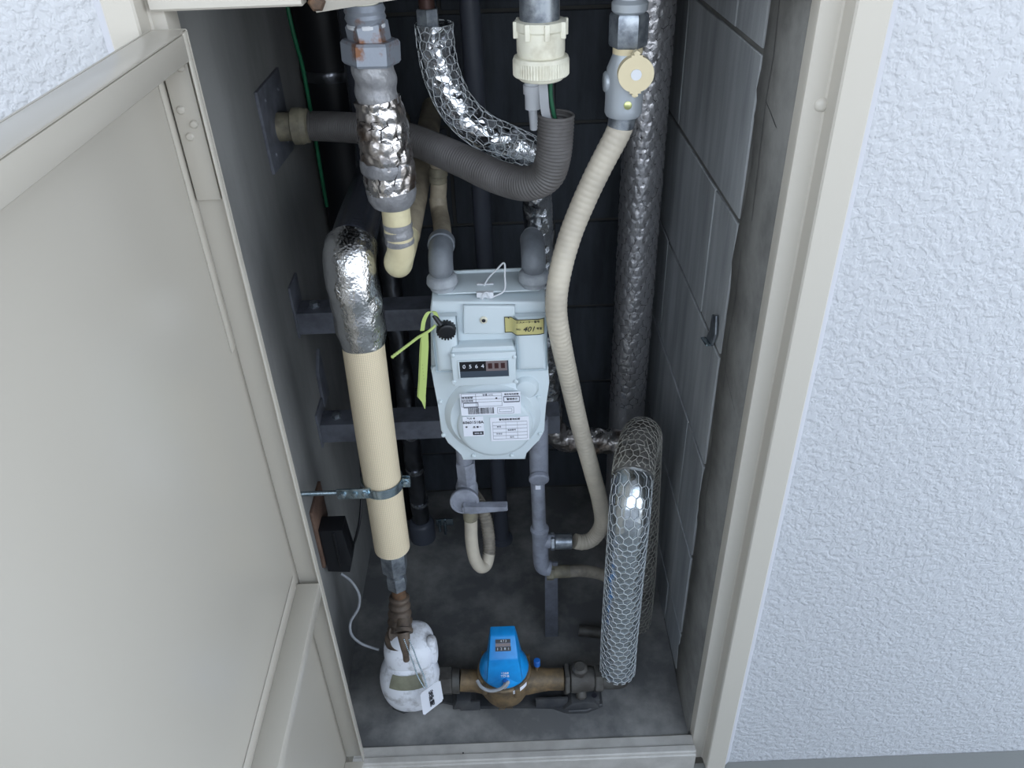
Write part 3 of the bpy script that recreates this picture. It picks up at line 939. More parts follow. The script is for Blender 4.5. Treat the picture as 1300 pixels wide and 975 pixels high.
# lime cable-tie tag by the vent cap
lt = thing('tie_tag', (-0.0965, 0.1180, 0.8356), 'lime green nylon tie tag looped beside black cap of gas meter', 'tag')
def strip_me(P, w, t=0.0008, side=(1, 0, 0)):
    P = [Vector(p) for p in P]
    bm = bmesh.new()
    prev = None
    for i, p in enumerate(P):
        s = Vector(side) * w[i] / 2
        d = Vector((0, t, 0))
        r = [bm.verts.new(p - s), bm.verts.new(p + s), bm.verts.new(p + s + d), bm.verts.new(p - s + d)]
        if prev:
            for k in range(4): bm.faces.new((prev[k], prev[(k + 1) % 4], r[(k + 1) % 4], r[k]))
        else: bm.faces.new(r)
        prev = r
    bm.faces.new(prev[::-1])
    return bm_mesh(bm, True, 0.8)
lp = Path([(-0.0785, 0.1180, 0.8298), (-0.0817, 0.1160, 0.8411), (-0.0880, 0.1140, 0.8425), (-0.0954, 0.1130, 0.8322), (-0.1004, 0.1130, 0.8134)], 0.003)
link('loop', strip_me(lp.p, [0.0058] * len(lp.p)), 'lime', lt)
ta = [(-0.0976, 0.1130, 0.8082), (-0.1001, 0.1130, 0.7875), (-0.1075, 0.1140, 0.7332), (-0.1123, 0.1140, 0.7010), (-0.1098, 0.1140, 0.6908), (-0.1093, 0.1140, 0.6777)]
link('tag_plate', strip_me(ta, [0.010, 0.0125, 0.0125, 0.0125, 0.006, 0.001]), 'lime', lt)
tb = [(p[0] - 0.0045, p[1] - 0.0009, p[2]) for p in ta[:4]]
link('tag_groove', strip_me(tb, [0.0012] * 4, 0.0008), 'lime2', lt)
wr_text((ta[2][0] - 0.002, ta[2][0] + 0.006, ta[3][2], ta[1][2]), 0.1125, '・\n・\n・\n・\n・', 0.5, 0.5, 0.006, 'print', lt, 'lime2')
tp_ = Path([(-0.1469, 0.1060, 0.7757), (-0.1269, 0.1100, 0.7893), (-0.1068, 0.1125, 0.8037)], 0.002)
tp2 = Path([(-0.1068, 0.1125, 0.8037), (-0.0907, 0.1140, 0.8124), (-0.0816, 0.1180, 0.8185)], 0.003)
link('tie_tail', tube_me(tp_, ribbed(0.0027, 0.0009, 0.004), 8), 'lime', lt)
link('tie_strap', tube_me(tp2, 0.0022, 8), 'lime', lt)

# meter unions and inlet / outlet pipes
def elbow_pipe(name, lab, sx, top, rise, mcol, x_up):
    t = thing(name, (sx, 0.17, 0.846), lab, 'pipe')
    link('union_nut', lathe_me([(0, 0.0175), (0.006, 0.0180), (0.0062, 0.0205), (0.010, 0.0225), (0.018, 0.0215), (0.021, 0.019), (0.022, 0.0165)], (sx, 0.17, 0.8487), (0, 0, 1), 32), 'meter2', t)
    e = Path([(sx, 0.17, 0.864), (sx, 0.1705, top - 0.024), (sx, 0.177, top - 0.010), (sx, 0.193, top - 0.004), (sx, 0.22, top - 0.003)], 0.002)
    link('elbow', tube_me(e, lambda S, TH: 0.0145 + 0.0028 * np.clip((S - 0.008) / 0.004, 0, 1), 28), 'elbow_grey', t)
    return t
le = elbow_pipe('gas_inlet_pipe', 'dusty cream gas pipe with grey elbow above left shoulder of gas meter', -0.0715, 0.902, 1, 'cream_dirty', 0)
gi = Path([(-0.0715, 0.219, 0.899), (-0.072, 0.25, 0.897), (-0.076, 0.295, 0.897), (-0.080, 0.322, 0.904), (-0.081, 0.33, 0.920)], 0.002)
link('rear_elbow', tube_me(gi, 0.0134, 24), 'cream_dirty', le)
link('collar', cyl((-0.0715, 0.203, 0.899), (-0.0715, 0.218, 0.899), 0.0195, 28, 0.001), 'elbow_grey', le)
link('riser', tube_me(Path([(-0.081, 0.33, 0.917), (-0.0779, 0.3300, 0.9404), (-0.0766, 0.3350, 0.9874), (-0.0816, 0.3450, 1.0045), (-0.1045, 0.3700, 1.0045), (-0.1277, 0.4200, 0.9944), (-0.1424, 0.5000, 0.9803), (-0.1619, 0.6760, 0.9416)], 0.004), 0.0125, 24), 'cream_dirty', le)
k_ = (-0.0777, 0.3300, 0.9565)
link('tape', lathe_me([(-0.012, 0.0126), (-0.010, 0.0142), (-0.002, 0.0135), (0.0, 0.0148), (0.008, 0.0142), (0.012, 0.0126)], k_, (0.1, 0, 1), 20), 'conn_dirty', le)
re_ = elbow_pipe('gas_outlet_pipe', 'grey gas elbow above right shoulder of gas meter by the gold plate', 0.0585, 0.899, 1, 'meter2', 0)
link('down_pipe', tube_me(Path([(0.0585, 0.221, 0.896), (0.0585, 0.236, 0.894), (0.0585, 0.246, 0.880), (0.0585, 0.247, 0.85), (0.0585, 0.247, 0.60)], 0.004), 0.0135, 20), 'meter2', re_)

# ================================================================== STEEL BRACKETS ON THE LEFT WALL
def bracket(lab, z, x1, plate_lo, plate_hi, loc):
    t = thing('pipe_bracket', loc, lab, 'bracket', None)
    link('angle_bar', prism_me([(0.282, z), (0.286, z), (0.286, z + 0.035), (0.326, z + 0.035), (0.326, z + 0.039), (0.282, z + 0.039)], XL + 0.004, x1, 'x', 0.0008), 'steel_dark', t)
    link('wall_plate', box_me((XL, plate_lo[0], plate_lo[1]), (XL + 0.004, plate_hi[0], plate_hi[1]), 0.001), 'steel_dark', t)
    link('bolt', lathe_me([(0, 0.010), (0.002, 0.010), (0.0022, 0.0075), (0.008, 0.0075), (0.009, 0.005)], (XL + 0.03, 0.305, z + 0.039), (0, 0, 1), sides=6), 'galv', t)
    return t
b1 = bracket('dark grey steel angle bracket behind top of gas meter on left wall', 0.714, 0.046, (0.280, 0.708), (0.335, 0.80), (XL, 0.3, 0.72))
b2 = bracket('dark grey steel angle bracket level with gas meter labels on left wall', 0.487, 0.105, (0.278, 0.478), (0.335, 0.55), (XL, 0.3, 0.49))
link('upright_plate', prism_me([(0.335, 0.527), (0.338, 0.60), (0.372, 0.63), (0.382, 0.527)], XL + 0.0, XL + 0.006, 'x', 0.001), 'steel_dark', b2)
# ================================================================== INSULATED RISER WITH CLAMP (left)
BX, BY = -0.190, 0.13
ir = thing('insulated_pipe', (BX, BY, 0.13), 'cream taped insulated water pipe with silver foil elbow at left front', 'pipe')
q0, q1 = (-0.1894, 0.1300, 0.7968), (-0.1881, 0.1300, 0.3734)
bz0, bz1 = q1[2], q0[2]
RB = 0.0304
link('taped_lagging', tube_me(Path([(BX - 0.005, BY, bz0), (BX - 0.004, BY, bz0 + 0.1), (BX - 0.001, BY, bz1 - 0.12), (BX + 0.002, BY, bz1 + 0.01)], 0.006), lumpy(RB, 0.0005, 3, 20), 40), 'weave', ir)
ez = 0.925
fp = Path([(BX + 0.002, BY, bz1 - 0.008), (BX + 0.002, BY, bz1 + 0.04), (BX, BY, ez - 0.042), (BX - 0.001, BY + 0.010, ez - 0.012), (BX, BY + 0.034, ez)], 0.0025)
link('foil_wrap', tube_me(fp, lambda S, TH: lumpy(RB + 0.0055, 0.0019, 8, 120, 4)(S, TH) - 0.004 * np.clip((0.02 - S) / 0.02, 0, 1), 56), 'foil_smooth', ir)
link('black_lagging', tube_me(Path([(BX, BY + 0.030, ez), (BX + 0.001, BY + 0.2, ez + 0.002), (BX + 0.002, 0.42, ez + 0.006), (BX + 0.002, 0.445, ez + 0.03), (BX + 0.002, 0.455, ez + 0.08), (BX + 0.002, 0.455, 1.5), (BX + 0.002, 0.455, TOP)], 0.008), lumpy(0.0305, 0.0006, 4, 30), 36), 'blacktube', ir)
fz = bz0
link('adapter', join_me([hexnut((BX - 0.006, BY - 0.002, fz - 0.055), (BX - 0.005, BY - 0.001, fz - 0.001), 0.0235, 0.003), cyl((BX - 0.006, BY - 0.002, fz - 0.07), (BX - 0.006, BY - 0.002, fz - 0.055), 0.0165, 24)]), 'galv', ir)
link('lower_nut', hexnut((BX - 0.006, BY - 0.003, fz - 0.098), (BX - 0.006, BY - 0.003, fz - 0.066), 0.0185, 0.004), 'galv', ir)
link('rusted_nipple', cyl((BX - 0.006, BY - 0.004, fz - 0.125), (BX - 0.006, BY - 0.003, fz - 0.097), 0.0125, 24), 'rust', ir)
fx = Path([(BX - 0.006, BY - 0.004, fz - 0.122), (BX - 0.008, BY - 0.010, fz - 0.15), (BX - 0.010, BY - 0.028, fz - 0.195), (BX - 0.008, BY - 0.038, 0.1905)], 0.0015)
link('flexible_connector', tube_me(fx, lambda S, TH: 0.0185 + 0.005 * np.clip(S / 0.06, 0, 1) - 0.003 + 0.003 * (0.5 + 0.5 * np.sin(2 * PI * S / 0.0165)), 32), 'flex_brown', ir)
# clamp
cz = (-0.1911, 0.1300, 0.5271)[2] - 0.004
pc = thing('pipe_clamp', (XL, BY, cz), 'bright zinc pipe clamp on a wall rod around cream taped pipe', 'clamp')
link('band', lathe_me([(-0.009, RB + 0.0026), (-0.0085, RB + 0.0034), (0, RB + 0.0040), (0.0085, RB + 0.0034), (0.009, RB + 0.0026)], (BX - 0.0038, BY, cz), (0, 0, 1), 48, cap=False), 'zinc', pc)
link('clamp_arm', box_me((BX - 0.073, BY - 0.028, cz - 0.010), (BX - 0.018, BY - 0.024, cz + 0.010), 0.001), 'zinc', pc)
link('clamp_ear', boxes_me([((BX + RB - 0.001, BY - 0.006, cz - 0.009), (BX + RB + 0.011, BY - 0.003, cz + 0.009)), ((BX + RB - 0.001, BY + 0.001, cz - 0.009), (BX + RB + 0.011, BY + 0.004, cz + 0.009))], 0.0008), 'zinc', pc)
for q in ((BX - 0.063, BY - 0.028), (BX - 0.044, BY - 0.028), (BX - 0.028, BY - 0.028), (BX + RB + 0.005, BY - 0.006)):
    link('clamp_bolt', join_me([lathe_me([(0, 0.0052), (0.004, 0.0052), (0.005, 0.003)], (q[0], q[1], cz + 0.001), (0, -1, 0), sides=6), cyl((q[0], q[1] + 0.001, cz), (q[0], q[1] + 0.012, cz), 0.0025, 10)]), 'zinc', pc)
link('threaded_rod', tube_me(Path([(XL, BY - 0.022, cz), (XL + 0.03, BY - 0.022, cz), (BX - 0.066, BY - 0.022, cz)], 0.0006, True), ribbed(0.0042, 0.0005, 0.0016), 14), 'zinc', pc)

# ================================================================== RUSTY FOIL-WRAPPED STACK (top left)
AX, AY = -0.126, 0.135
def A(px): return px
a_top, a_n0, a_n1, a_n2, a_n3 = (-0.1280, 0.1350, 1.2209), (-0.1264, 0.1350, 1.2126), (-0.1279, 0.1350, 1.1952), (-0.1259, 0.1350, 1.1892), (-0.1273, 0.1350, 1.1651)
st = thing('wrapped_pipe', (-0.1169, 0.1350, 0.9882), 'rusty grey pipe union wrapped in crumpled foil and tape at top left', 'pipe')
link('upper_pipe', cyl(a_top, (a_top[0] - 0.002, a_top[1], TOP), 0.0165, 24), 'conn', st)
link('threaded_ring', lathe_me([(0, 0.021), (0.006, 0.0235), (0.010, 0.022), (0.014, 0.0235), (0.02, 0.021)], (a_top[0], AY, a_n0[2] - 0.004), (0, 0, 1), 28), 'rusty', st)
link('white_ring', cyl((a_top[0], AY, a_n0[2] - 0.009), (a_top[0], AY, a_n0[2] - 0.004), 0.0222, 28, 0.001), 'white_plastic', st)
link('hex_sleeve', hexnut((a_n2[0], AY, a_n2[2] - 0.002), (a_top[0], AY, a_n0[2] - 0.003), 0.0245, 0.002, 0.70), 'rusty', st)
link('union_nut', hexnut((a_n3[0], AY, a_n3[2]), (a_n2[0], AY, a_n2[2] + 0.002), 0.0340, 0.003, 0.66), 'rusty', st)
ap = [(-0.1264, 0.1350, 1.1650), (-0.1259, 0.1350, 1.1473), (-0.1256, 0.1350, 1.1201), (-0.1240, 0.1350, 1.0870), (-0.1237, 0.1350, 1.0577), (-0.1231, 0.1350, 1.0304), (-0.1210, 0.1350, 1.0054), (-0.1194, 0.1350, 0.9840)]
Ap = Path(ap, 0.0022)
u_ = Ap.L
link('tape_upper', tube_me(Path(ap[:4], 0.002), lambda S, TH: lumpy(0.0245, 0.0010, 11, 70, 2)(S, TH) + 0.0012 * np.sin(2 * PI * (S / 0.026 + TH / (2 * PI))), 36), 'greytape', st)
fa = Path([(-0.1260, 0.1350, 1.1247), (-0.1242, 0.1350, 1.1013), (-0.1235, 0.1350, 1.0676), (-0.1231, 0.1350, 1.0304), (-0.1220, 0.1350, 1.0138)], 0.0016)
fld = quilted(0.0335, 0.020, 0.0024, 5, 0.0018)
link('foil_wrap', tube_me(fa, lambda S, TH: fld(S, TH) - 0.006 * np.clip((0.05 - S) / 0.05, 0, 1) - 0.002 * np.clip((S - 0.11) / 0.02, 0, 1), 72), 'foil_dirty', st)
o = link('wire_netting', mesh_wire_me(fa, 0.0322, 0.020, 0.0008, 0.02, fa.L, 0.12, 9, lambda S: -0.006 * np.clip((0.05 - S) / 0.05, 0, 1) - 0.002 * np.clip((S - 0.11) / 0.02, 0, 1)), 'wire_dark', st)
o['kind'] = 'stuff'
tb1, tb2 = (-0.1244, 0.1350, 1.0437), (-0.1229, 0.1350, 1.0065)
link('tape_band', lathe_me([(-0.010, 0.0305), (-0.007, 0.0328), (0.0, 0.0335), (0.006, 0.0330), (0.010, 0.0305)], tb1, (0.05, 0, 1), 40), 'greytape', st)
link('tape_band', lathe_me([(-0.016, 0.0250), (-0.008, 0.0300), (0.004, 0.0322), (0.012, 0.0305)], tb2, (0.06, 0, 1), 40), 'greytape', st)
ub = Path([(-0.1199, 0.1350, 0.9883), (-0.1203, 0.1350, 0.9578), (-0.1196, 0.1350, 0.9261), (-0.1265, 0.139, 0.908), (-0.127, 0.152, 0.898), (-0.1265, 0.172, 0.898), (-0.123, 0.21, 0.904), (-0.113, 0.40, 0.935), (-0.108, 0.55, 0.95), (-0.106, D, 0.958)], 0.004)
link('cream_bend', tube_me(ub, 0.0185, 30), 'cream', st)
link('rear_dust_sleeve', tube_me(Path([(-0.122, 0.225, 0.9065), (-0.113, 0.4, 0.935), (-0.108, 0.55, 0.95), (-0.106, D - 0.001, 0.958)], 0.01), 0.0197, 28), 'cream_dirty', st)
link('tape_patch', tube_me(Path([(-0.1198, 0.1350, 0.9666), (-0.1199, 0.1350, 0.9522), (-0.1196, 0.1350, 0.9364)], 0.003), lambda S, TH: 0.0190 + 0.0005 * np.sin(2 * PI * S / 0.012), 30), 'greytape', st)

# ================================================================== CORRUGATED CONDUIT
cn = thing('corrugated_conduit', (-0.2887, 0.3950, 1.0182), 'grey corrugated conduit curving from left wall plate up to an open end', 'conduit')
cpth = Path([(XL + 0.05, 0.395, 1.018), (-0.2647, 0.3950, 1.0172), (-0.1929, 0.3600, 1.0217), (-0.1180, 0.3100, 1.0207), (-0.0423, 0.2400, 1.0120), (0.0165, 0.1850, 1.0021), (0.0540, 0.1500, 1.0063), (0.0756, 0.1350, 1.0225), (0.0832, 0.1280, 1.0471), (0.0859, 0.1250, 1.0773), (0.0869, 0.1250, 1.1000)], 0.0007)
link('tube', tube_me(cpth, ribbed(0.0224, 0.0024, 0.0042, 0.7), 32, cap=False), 'conduit', cn)
ins = Path([(0.0813, 0.1300, 1.0404), (0.0850, 0.1260, 1.0674), (0.0859, 0.1250, 1.0821), (0.0869, 0.1250, 1.0991)], 0.0007)
link('tube_inside', tube_me(ins, ribbed(0.0196, 0.0012, 0.0042, 0.7), 32, cap=False), 'conduit', cn)
link('open_rim', tube_me(Path([ (cpth.p[-1] + (cpth.u[-1] * math.cos(t) + cpth.v[-1] * math.sin(t)) * 0.0207) for t in np.linspace(0, 2 * PI, 40)], 0.003), 0.0016, 8), 'conduit', cn)
link('coupling', lathe_me([(0.004, 0.0215), (0.026, 0.0215), (0.0265, 0.025), (0.028, 0.0275), (0.042, 0.0275), (0.044, 0.026), (0.050, 0.0255), (0.052, 0.0215)], (XL, 0.395, 1.018), (1, 0, 0), 36), 'conn_dirty', cn)
wp = link('wall_plate', prism_me([(0.318, 1.09), (0.46, 1.09), (0.46, 0.962), (0.323, 0.969)], XL, XL + 0.005, 'x', 0.001), 'steel_dark', cn)
for q in ((0.35, 1.07), (0.43, 1.065), (0.35, 0.99), (0.43, 0.985)):
    link('screw', lathe_me([(0, 0.003), (0.002, 0.002)], (XL + 0.005, q[0], q[1]), (1, 0, 0), 10), 'steel_dark', wp)

# cream conduit connector with the cables it lets down into the conduit
c0 = (0.0698, 0.1150, 1.1539)
cx_, cy_ = c0[0] - 0.001, 0.115
def cz_(a): return a[2]
zb, zr0, zr1, zt = (0.0697, 0.1150, 1.1451)[2], (0.0697, 0.1150, 1.1478)[2], (0.0691, 0.1150, 1.1746)[2], (0.0686, 0.1150, 1.2094)[2]
cc_ = thing('conduit_connector', (cx_, cy_, zb), 'cream plastic conduit connector with ribbed nut at top centre', 'connector')
link('metal_conduit', cyl((cx_ - 0.001, cy_, zt - 0.005), (cx_ - 0.002, cy_, TOP), 0.0225, 28), 'galv', cc_)
link('body', lathe_me([(zr1 - zb - 0.004, 0.0265), (zr1 - zb + 0.002, 0.0275), (zt - zb - 0.012, 0.0275), (zt - zb - 0.010, 0.0290), (zt - zb - 0.001, 0.0290), (zt - zb, 0.026)], (cx_, cy_, zb), (0, 0, 1), 36), 'conn', cc_)
for k in range(8):
    a = k * PI / 4 + 0.2
    q = (cx_ + 0.0288 * math.cos(a), cy_ + 0.0288 * math.sin(a))
    link('lug', box_me((q[0] - 0.003, q[1] - 0.003, zt - 0.018), (q[0] + 0.003, q[1] + 0.003, zt - 0.0005), 0.001), 'conn', cc_)
V = []
seg = 120
prof = [(0, 0.0245, 0), (0.0015, 0.0262, 0), (0.004, 0.0265, 0), (0.0045, 0.031, 0), (0.006, 0.0325, 1), (zr1 - zb - 0.012, 0.0325, 1), (zr1 - zb - 0.008, 0.0325, 0), (zr1 - zb - 0.004, 0.031, 0), (zr1 - zb - 0.003, 0.027, 0)]
F = []
for i, (h, r, kn) in enumerate(prof):
    for k in range(seg):
        a = 2 * PI * k / seg
        rr = r - (0.0010 if (kn and k % 2) else 0)
        V.append((cx_ + rr * math.cos(a), cy_ + rr * math.sin(a), zb + h))
for i in range(len(prof) - 1):
    for k in range(seg):
        k2 = (k + 1) % seg
        F.append((i * seg + k, i * seg + k2, (i + 1) * seg + k2, (i + 1) * seg + k))
F.append(tuple(range(seg))[::-1])
F.append(tuple((len(prof) - 1) * seg + k for k in range(seg)))
me = from_arrays(V, F, True)
me.set_sharp_from_angle(angle=0.5)
link('knurled_nut', me, 'conn', cc_)
fc = thing('flat_cable', (0.0811, 0.1250, 1.0727), 'flat grey electric cable running down into the open conduit end', 'cable')
link('sheath', strip_me([(p[0], p[1], p[2]) for p in Path([(0.0696, 0.1120, 1.1494), (0.0712, 0.1120, 1.1326), (0.0732, 0.1170, 1.1085), (0.0790, 0.1220, 1.0833), (0.0840, 0.1260, 1.0576)], 0.004).p], [0.0105] * 60, 0.005), 'cable', fc)
gc = thing('earth_cable', (0.0859, 0.1250, 1.0725), 'thin green earth wire beside flat grey cable in conduit end', 'cable')
link('strand', tube_me(Path([(0.0798, 0.1160, 1.1463), (0.0799, 0.1180, 1.1262), (0.0828, 0.1210, 1.1069), (0.0869, 0.1260, 1.0865), (0.0861, 0.1280, 1.0618)], 0.004), 0.0026, 10), 'green_dark', gc)
link('strand', tube_me(Path([(0.0820, 0.1220, 1.1447), (0.0830, 0.1240, 1.1244), (0.0851, 0.1270, 1.1051), (0.0882, 0.1300, 1.0805)], 0.004), 0.002, 10), 'black', gc)

# ================================================================== FOIL PIPE UNDER LOOSE WIRE NETTING (top centre) AND ITS RUN BEHIND THE METER
fw = thing('netted_foil_pipe', (-0.0648, 0.2800, 1.1780), 'shiny foil insulated pipe under loose hexagonal wire curving from top centre', 'pipe')
RE = 0.0235
E = Path([(-0.0618, 0.2800, 1.1779), (-0.0618, 0.2800, 1.1537), (-0.0564, 0.2760, 1.1145), (-0.0369, 0.2680, 1.0712), (-0.0029, 0.2620, 1.0394), (0.0347, 0.2680, 1.0184), (0.0613, 0.2750, 1.0003), (0.0697, 0.2950, 0.9683), (0.0711, 0.3120, 0.9226), (0.0733, 0.3200, 0.8676), (0.0795, 0.3350, 0.7771), (0.0867, 0.3650, 0.6032), (0.0907, 0.3720, 0.4646)], 0.0025)
link('foil_sleeve', tube_me(E, lumpy(RE - 0.001, 0.0022, 21, 110, 3), 48), 'foil', fw)
k = int(np.argmin(np.linalg.norm(E.p - np.array((0.0740, 0.3100, 0.9699)), axis=1)))
o = link('wire_netting', mesh_wire_me(E, RE + 0.0016, 0.0135, 0.0007, 0, E.s[k], 0.10, 3), 'wire_bright', fw)
o['kind'] = 'stuff'
nt0 = (-0.0694, 0.2800, 1.1839)
link('pipe_nut', hexnut((nt0[0], 0.28, nt0[2] - 0.012), (nt0[0], 0.28, nt0[2] + 0.013), 0.0155, 0.002), 'galv', fw)
link('brown_pipe', cyl((nt0[0], 0.28, nt0[2] + 0.012), (nt0[0] - 0.001, 0.28, TOP), 0.0105, 20), 'copper', fw)
hp = Path([(0.0910, 0.3750, 0.4754), (0.0967, 0.3720, 0.4261), (0.1195, 0.3700, 0.4051), (0.1712, 0.3650, 0.4027), (0.2236, 0.3550, 0.4003), (0.2553, 0.3350, 0.4072)], 0.0022)
link('lower_foil_sleeve', tube_me(hp, lumpy(RE + 0.001, 0.0028, 22, 150, 4), 48), 'foil_dirty', fw)

# white cable clip near the conduit end
k0 = (0.0647, 0.2700, 1.0868)
wc = thing('white_connector', k0, 'small white plastic coupler behind the cream conduit connector', 'connector')
link('body', lathe_me([(-0.020, 0.0105), (0.0, 0.0105), (0.0005, 0.0125), (0.012, 0.0125), (0.0125, 0.0105), (0.016, 0.0105)], k0, (0, 0, 1), 24), 'white_plastic', wc)
link('stem_tube', tube_me(Path([(k0[0], k0[1], k0[2] - 0.02), (k0[0] + 0.002, k0[1] + 0.01, k0[2] - 0.05)], 0.01, True), 0.006, 12), 'white_plastic', wc)
link('lead', tube_me(Path([(k0[0], k0[1], k0[2] + 0.016), (k0[0], k0[1] + 0.03, k0[2] + 0.2), (k0[0], k0[1] + 0.03, TOP)], 0.02), 0.004, 10), 'cable', wc)

# ================================================================== GAS COCK AND FLEXIBLE GAS HOSE
vy = 0.135
v0 = (0.1695, 0.1000, 1.1521)
gv = thing('gas_cock', (0.1682, 0.1350, 1.0902), 'grey gas cock with round beige knob at top right', 'valve')
vt, vn0, vn1, vb, vc = (0.1704, 0.1350, 1.2137), (0.1698, 0.1350, 1.2071), (0.1705, 0.1350, 1.1760), (0.1700, 0.1350, 1.0939), (0.1680, 0.1350, 1.1718)
vx = (0.1707, 0.1350, 1.1364)[0]
link('inlet_pipe', cyl((vx, vy, vt[2] - 0.01), (vx, vy, TOP), 0.0165, 28), 'valve', gv)
link('inlet_collar', lathe_me([(0, 0.0165), (0.004, 0.0205), (0.012, 0.021), (0.016, 0.017)], (vx, vy, vt[2] - 0.006), (0, 0, 1), 28), 'valve', gv)
link('hex_nut', hexnut((vx, vy, vn1[2] - 0.003), (vx, vy, vn0[2] + 0.002), 0.0225, 0.003, 0.35), 'galv', gv)
link('beige_gasket', cyl((vx, vy, vc[2] - 0.006), (vx, vy, vn1[2] - 0.003), 0.0175, 28), 'knob', gv)
link('body', lathe_me([(0, 0.0205), (0.004, 0.0225), (0.010, 0.0225), (0.020, 0.0225), (0.04, 0.0235), (0.055, 0.0225), (0.068, 0.0175), (0.072, 0.0165)], (vx - 0.002, vy, vb[2] + 0.0), (0.02, 0, 1), 36), 'valve', gv)
link('side_boss', lathe_me([(0, 0.012), (0.010, 0.012), (0.012, 0.010)], (vx - 0.015, vy, vb[2] + 0.04), (-1, 0, 0), 24), 'valve', gv)
kz = v0[2]
def nub(t):
    d = min(abs(math.degrees(t) - 90), abs(math.degrees(t) - 270))
    return 0.0062 * math.cos(d / 15 * PI / 2) ** 0.7 if d < 15 else 0.0
kn = [(vx + 0.006 + 0.0205 * math.cos(t), kz - 0.003 + 0.0200 * math.sin(t) + math.copysign(nub(t), math.sin(t))) for t in np.linspace(0, 2 * PI, 144, endpoint=False)]
knob = link('knob', prism_me(kn, vy - 0.034, vy - 0.023, 'y', 0.002, 2), 'knob', gv)
link('knob_centre', cyl((vx + 0.006, vy - 0.034, kz - 0.003), (vx + 0.006, vy - 0.0352, kz - 0.003), 0.0062, 20), 'white_plastic', knob)
s_ = (0.1706, 0.1120, 1.1117)
link('yellow_screw', lathe_me([(0, 0.0048), (0.002, 0.0048), (0.003, 0.003)], (s_[0], vy - 0.0218, s_[2]), (0, -1, 0), 18), 'screw_brass', gv)
gh = thing('gas_hose', (0.1683, 0.1350, 1.0883), 'long ribbed beige gas hose from knob valve down to lower manifold', 'hose')
hpth = [(0.1676, 0.1350, 1.0826), (0.1623, 0.1340, 1.0696), (0.1447, 0.1320, 1.0352), (0.1247, 0.1300, 0.9911), (0.1045, 0.1240, 0.9400), (0.0903, 0.1120, 0.8890), (0.0860, 0.1100, 0.8445), (0.0923, 0.1200, 0.7901), (0.1079, 0.1500, 0.6983), (0.1308, 0.1800, 0.5752), (0.1552, 0.2000, 0.4630), (0.1730, 0.2120, 0.3763), (0.1784, 0.2180, 0.3207), (0.1695, 0.2220, 0.2884), (0.1576, 0.2190, 0.2776), (0.1410, 0.2160, 0.2764), (0.1285, 0.215, 0.2814)]
H = Path(hpth, 0.0012)
link('tube', tube_me(H, lambda S, TH: 0.0152 - 0.0011 * np.clip(S / 0.5, 0, 1) + 0.0006 * np.abs(np.sin(PI * S / 0.008)), 28), 'hose', gh)
h0, h1 = (0.1690, 0.1350, 1.0940), (0.1667, 0.1350, 1.0826)
link('crimp_sleeve', cyl((h0[0], vy, h0[2] + 0.004), (h1[0], vy, h1[2] - 0.003), 0.0165, 28, 0.001), 'galv', gh)

# ================================================================== LOWER MANIFOLD (below the meter, right)
MY = 0.215
mf = thing('gas_manifold', (0.084, MY, 0.0), 'grey steel gas manifold on a flat bar leg below gas meter', 'manifold')
m_top, m_f0, m_c, m_b = (0.0625, 0.2150, 0.5255), (0.0603, 0.2150, 0.4548), (0.0629, 0.2150, 0.3158), (0.0693, 0.2150, 0.2094)
link('upper_tee', join_me([cyl((m_top[0] + 0.001, MY, m_f0[2] - 0.006), (m_top[0] + 0.001, MY, m_top[2] + 0.05), 0.0165, 28, 0.001), lathe_me([(0, 0.0160), (0.002, 0.0175), (0.008, 0.0175), (0.010, 0.0150)], (m_top[0], MY - 0.012, m_f0[2] + 0.002), (0, -1, -0.3), 24)]), 'steel_pipe', mf)
link('riser', cyl((m_c[0], MY, m_c[2] - 0.01), (m_f0[0], MY, m_f0[2]), 0.0126, 24), 'steel_pipe', mf)
link('white_sticker', box_me((m_f0[0] - 0.004, MY - 0.0132, m_f0[2] - 0.028), (m_f0[0] + 0.005, MY - 0.012, m_f0[2] - 0.015)), 'paper', mf)
link('reducer', lathe_me([(0, 0.0150), (0.003, 0.0172), (0.009, 0.0172), (0.012, 0.0130)], (m_c[0], MY, m_c[2] - 0.006), (0, 0, 1), 28), 'steel_pipe', mf)
link('tee_body', tube_me(Path([(m_c[0], MY, m_c[2]), (m_c[0] + 0.001, MY, m_c[2] - 0.03), (m_c[0] + 0.002, MY, m_b[2] + 0.025), (m_c[0] + 0.006, MY, m_b[2] + 0.005), (m_c[0] + 0.018, MY, m_b[2] - 0.0)], 0.003), 0.0152, 28), 'steel_pipe', mf)
bz = (0.1068, 0.2150, 0.2824)[2]
bz2 = (0.1077, 0.2200, 0.1995)[2]
link('branch', cyl((m_c[0], MY, bz + 0.002), (m_c[0] + 0.028, MY, bz + 0.002), 0.0135, 24), 'steel_pipe', mf)
link('hose_union', join_me([hexnut((m_c[0] + 0.020, MY, bz), (m_c[0] + 0.028, MY, bz), 0.0175), cyl((m_c[0] + 0.028, MY, bz), (m_c[0] + 0.060, MY, bz - 0.001), 0.0150, 28, 0.001)]), 'galv', mf)
link('lower_branch', join_me([hexnut((m_c[0] + 0.012, MY, bz2), (m_c[0] + 0.026, MY, bz2), 0.0165), cyl((m_c[0] + 0.026, MY, bz2), (m_c[0] + 0.058, MY, bz2), 0.0125, 28, 0.001)]), 'conn_dirty', mf)
lb0 = (0.0841, 0.2184, 0.0000)
link('flat_bar_leg', prism_me([(lb0[0] - 0.013, -0.002), (lb0[0] + 0.014, -0.002), (lb0[0] + 0.013, bz2 + 0.020), (lb0[0] - 0.012, bz2 + 0.020)], lb0[1], lb0[1] + 0.006, 'y', 0.0008), 'steel_dark', mf)
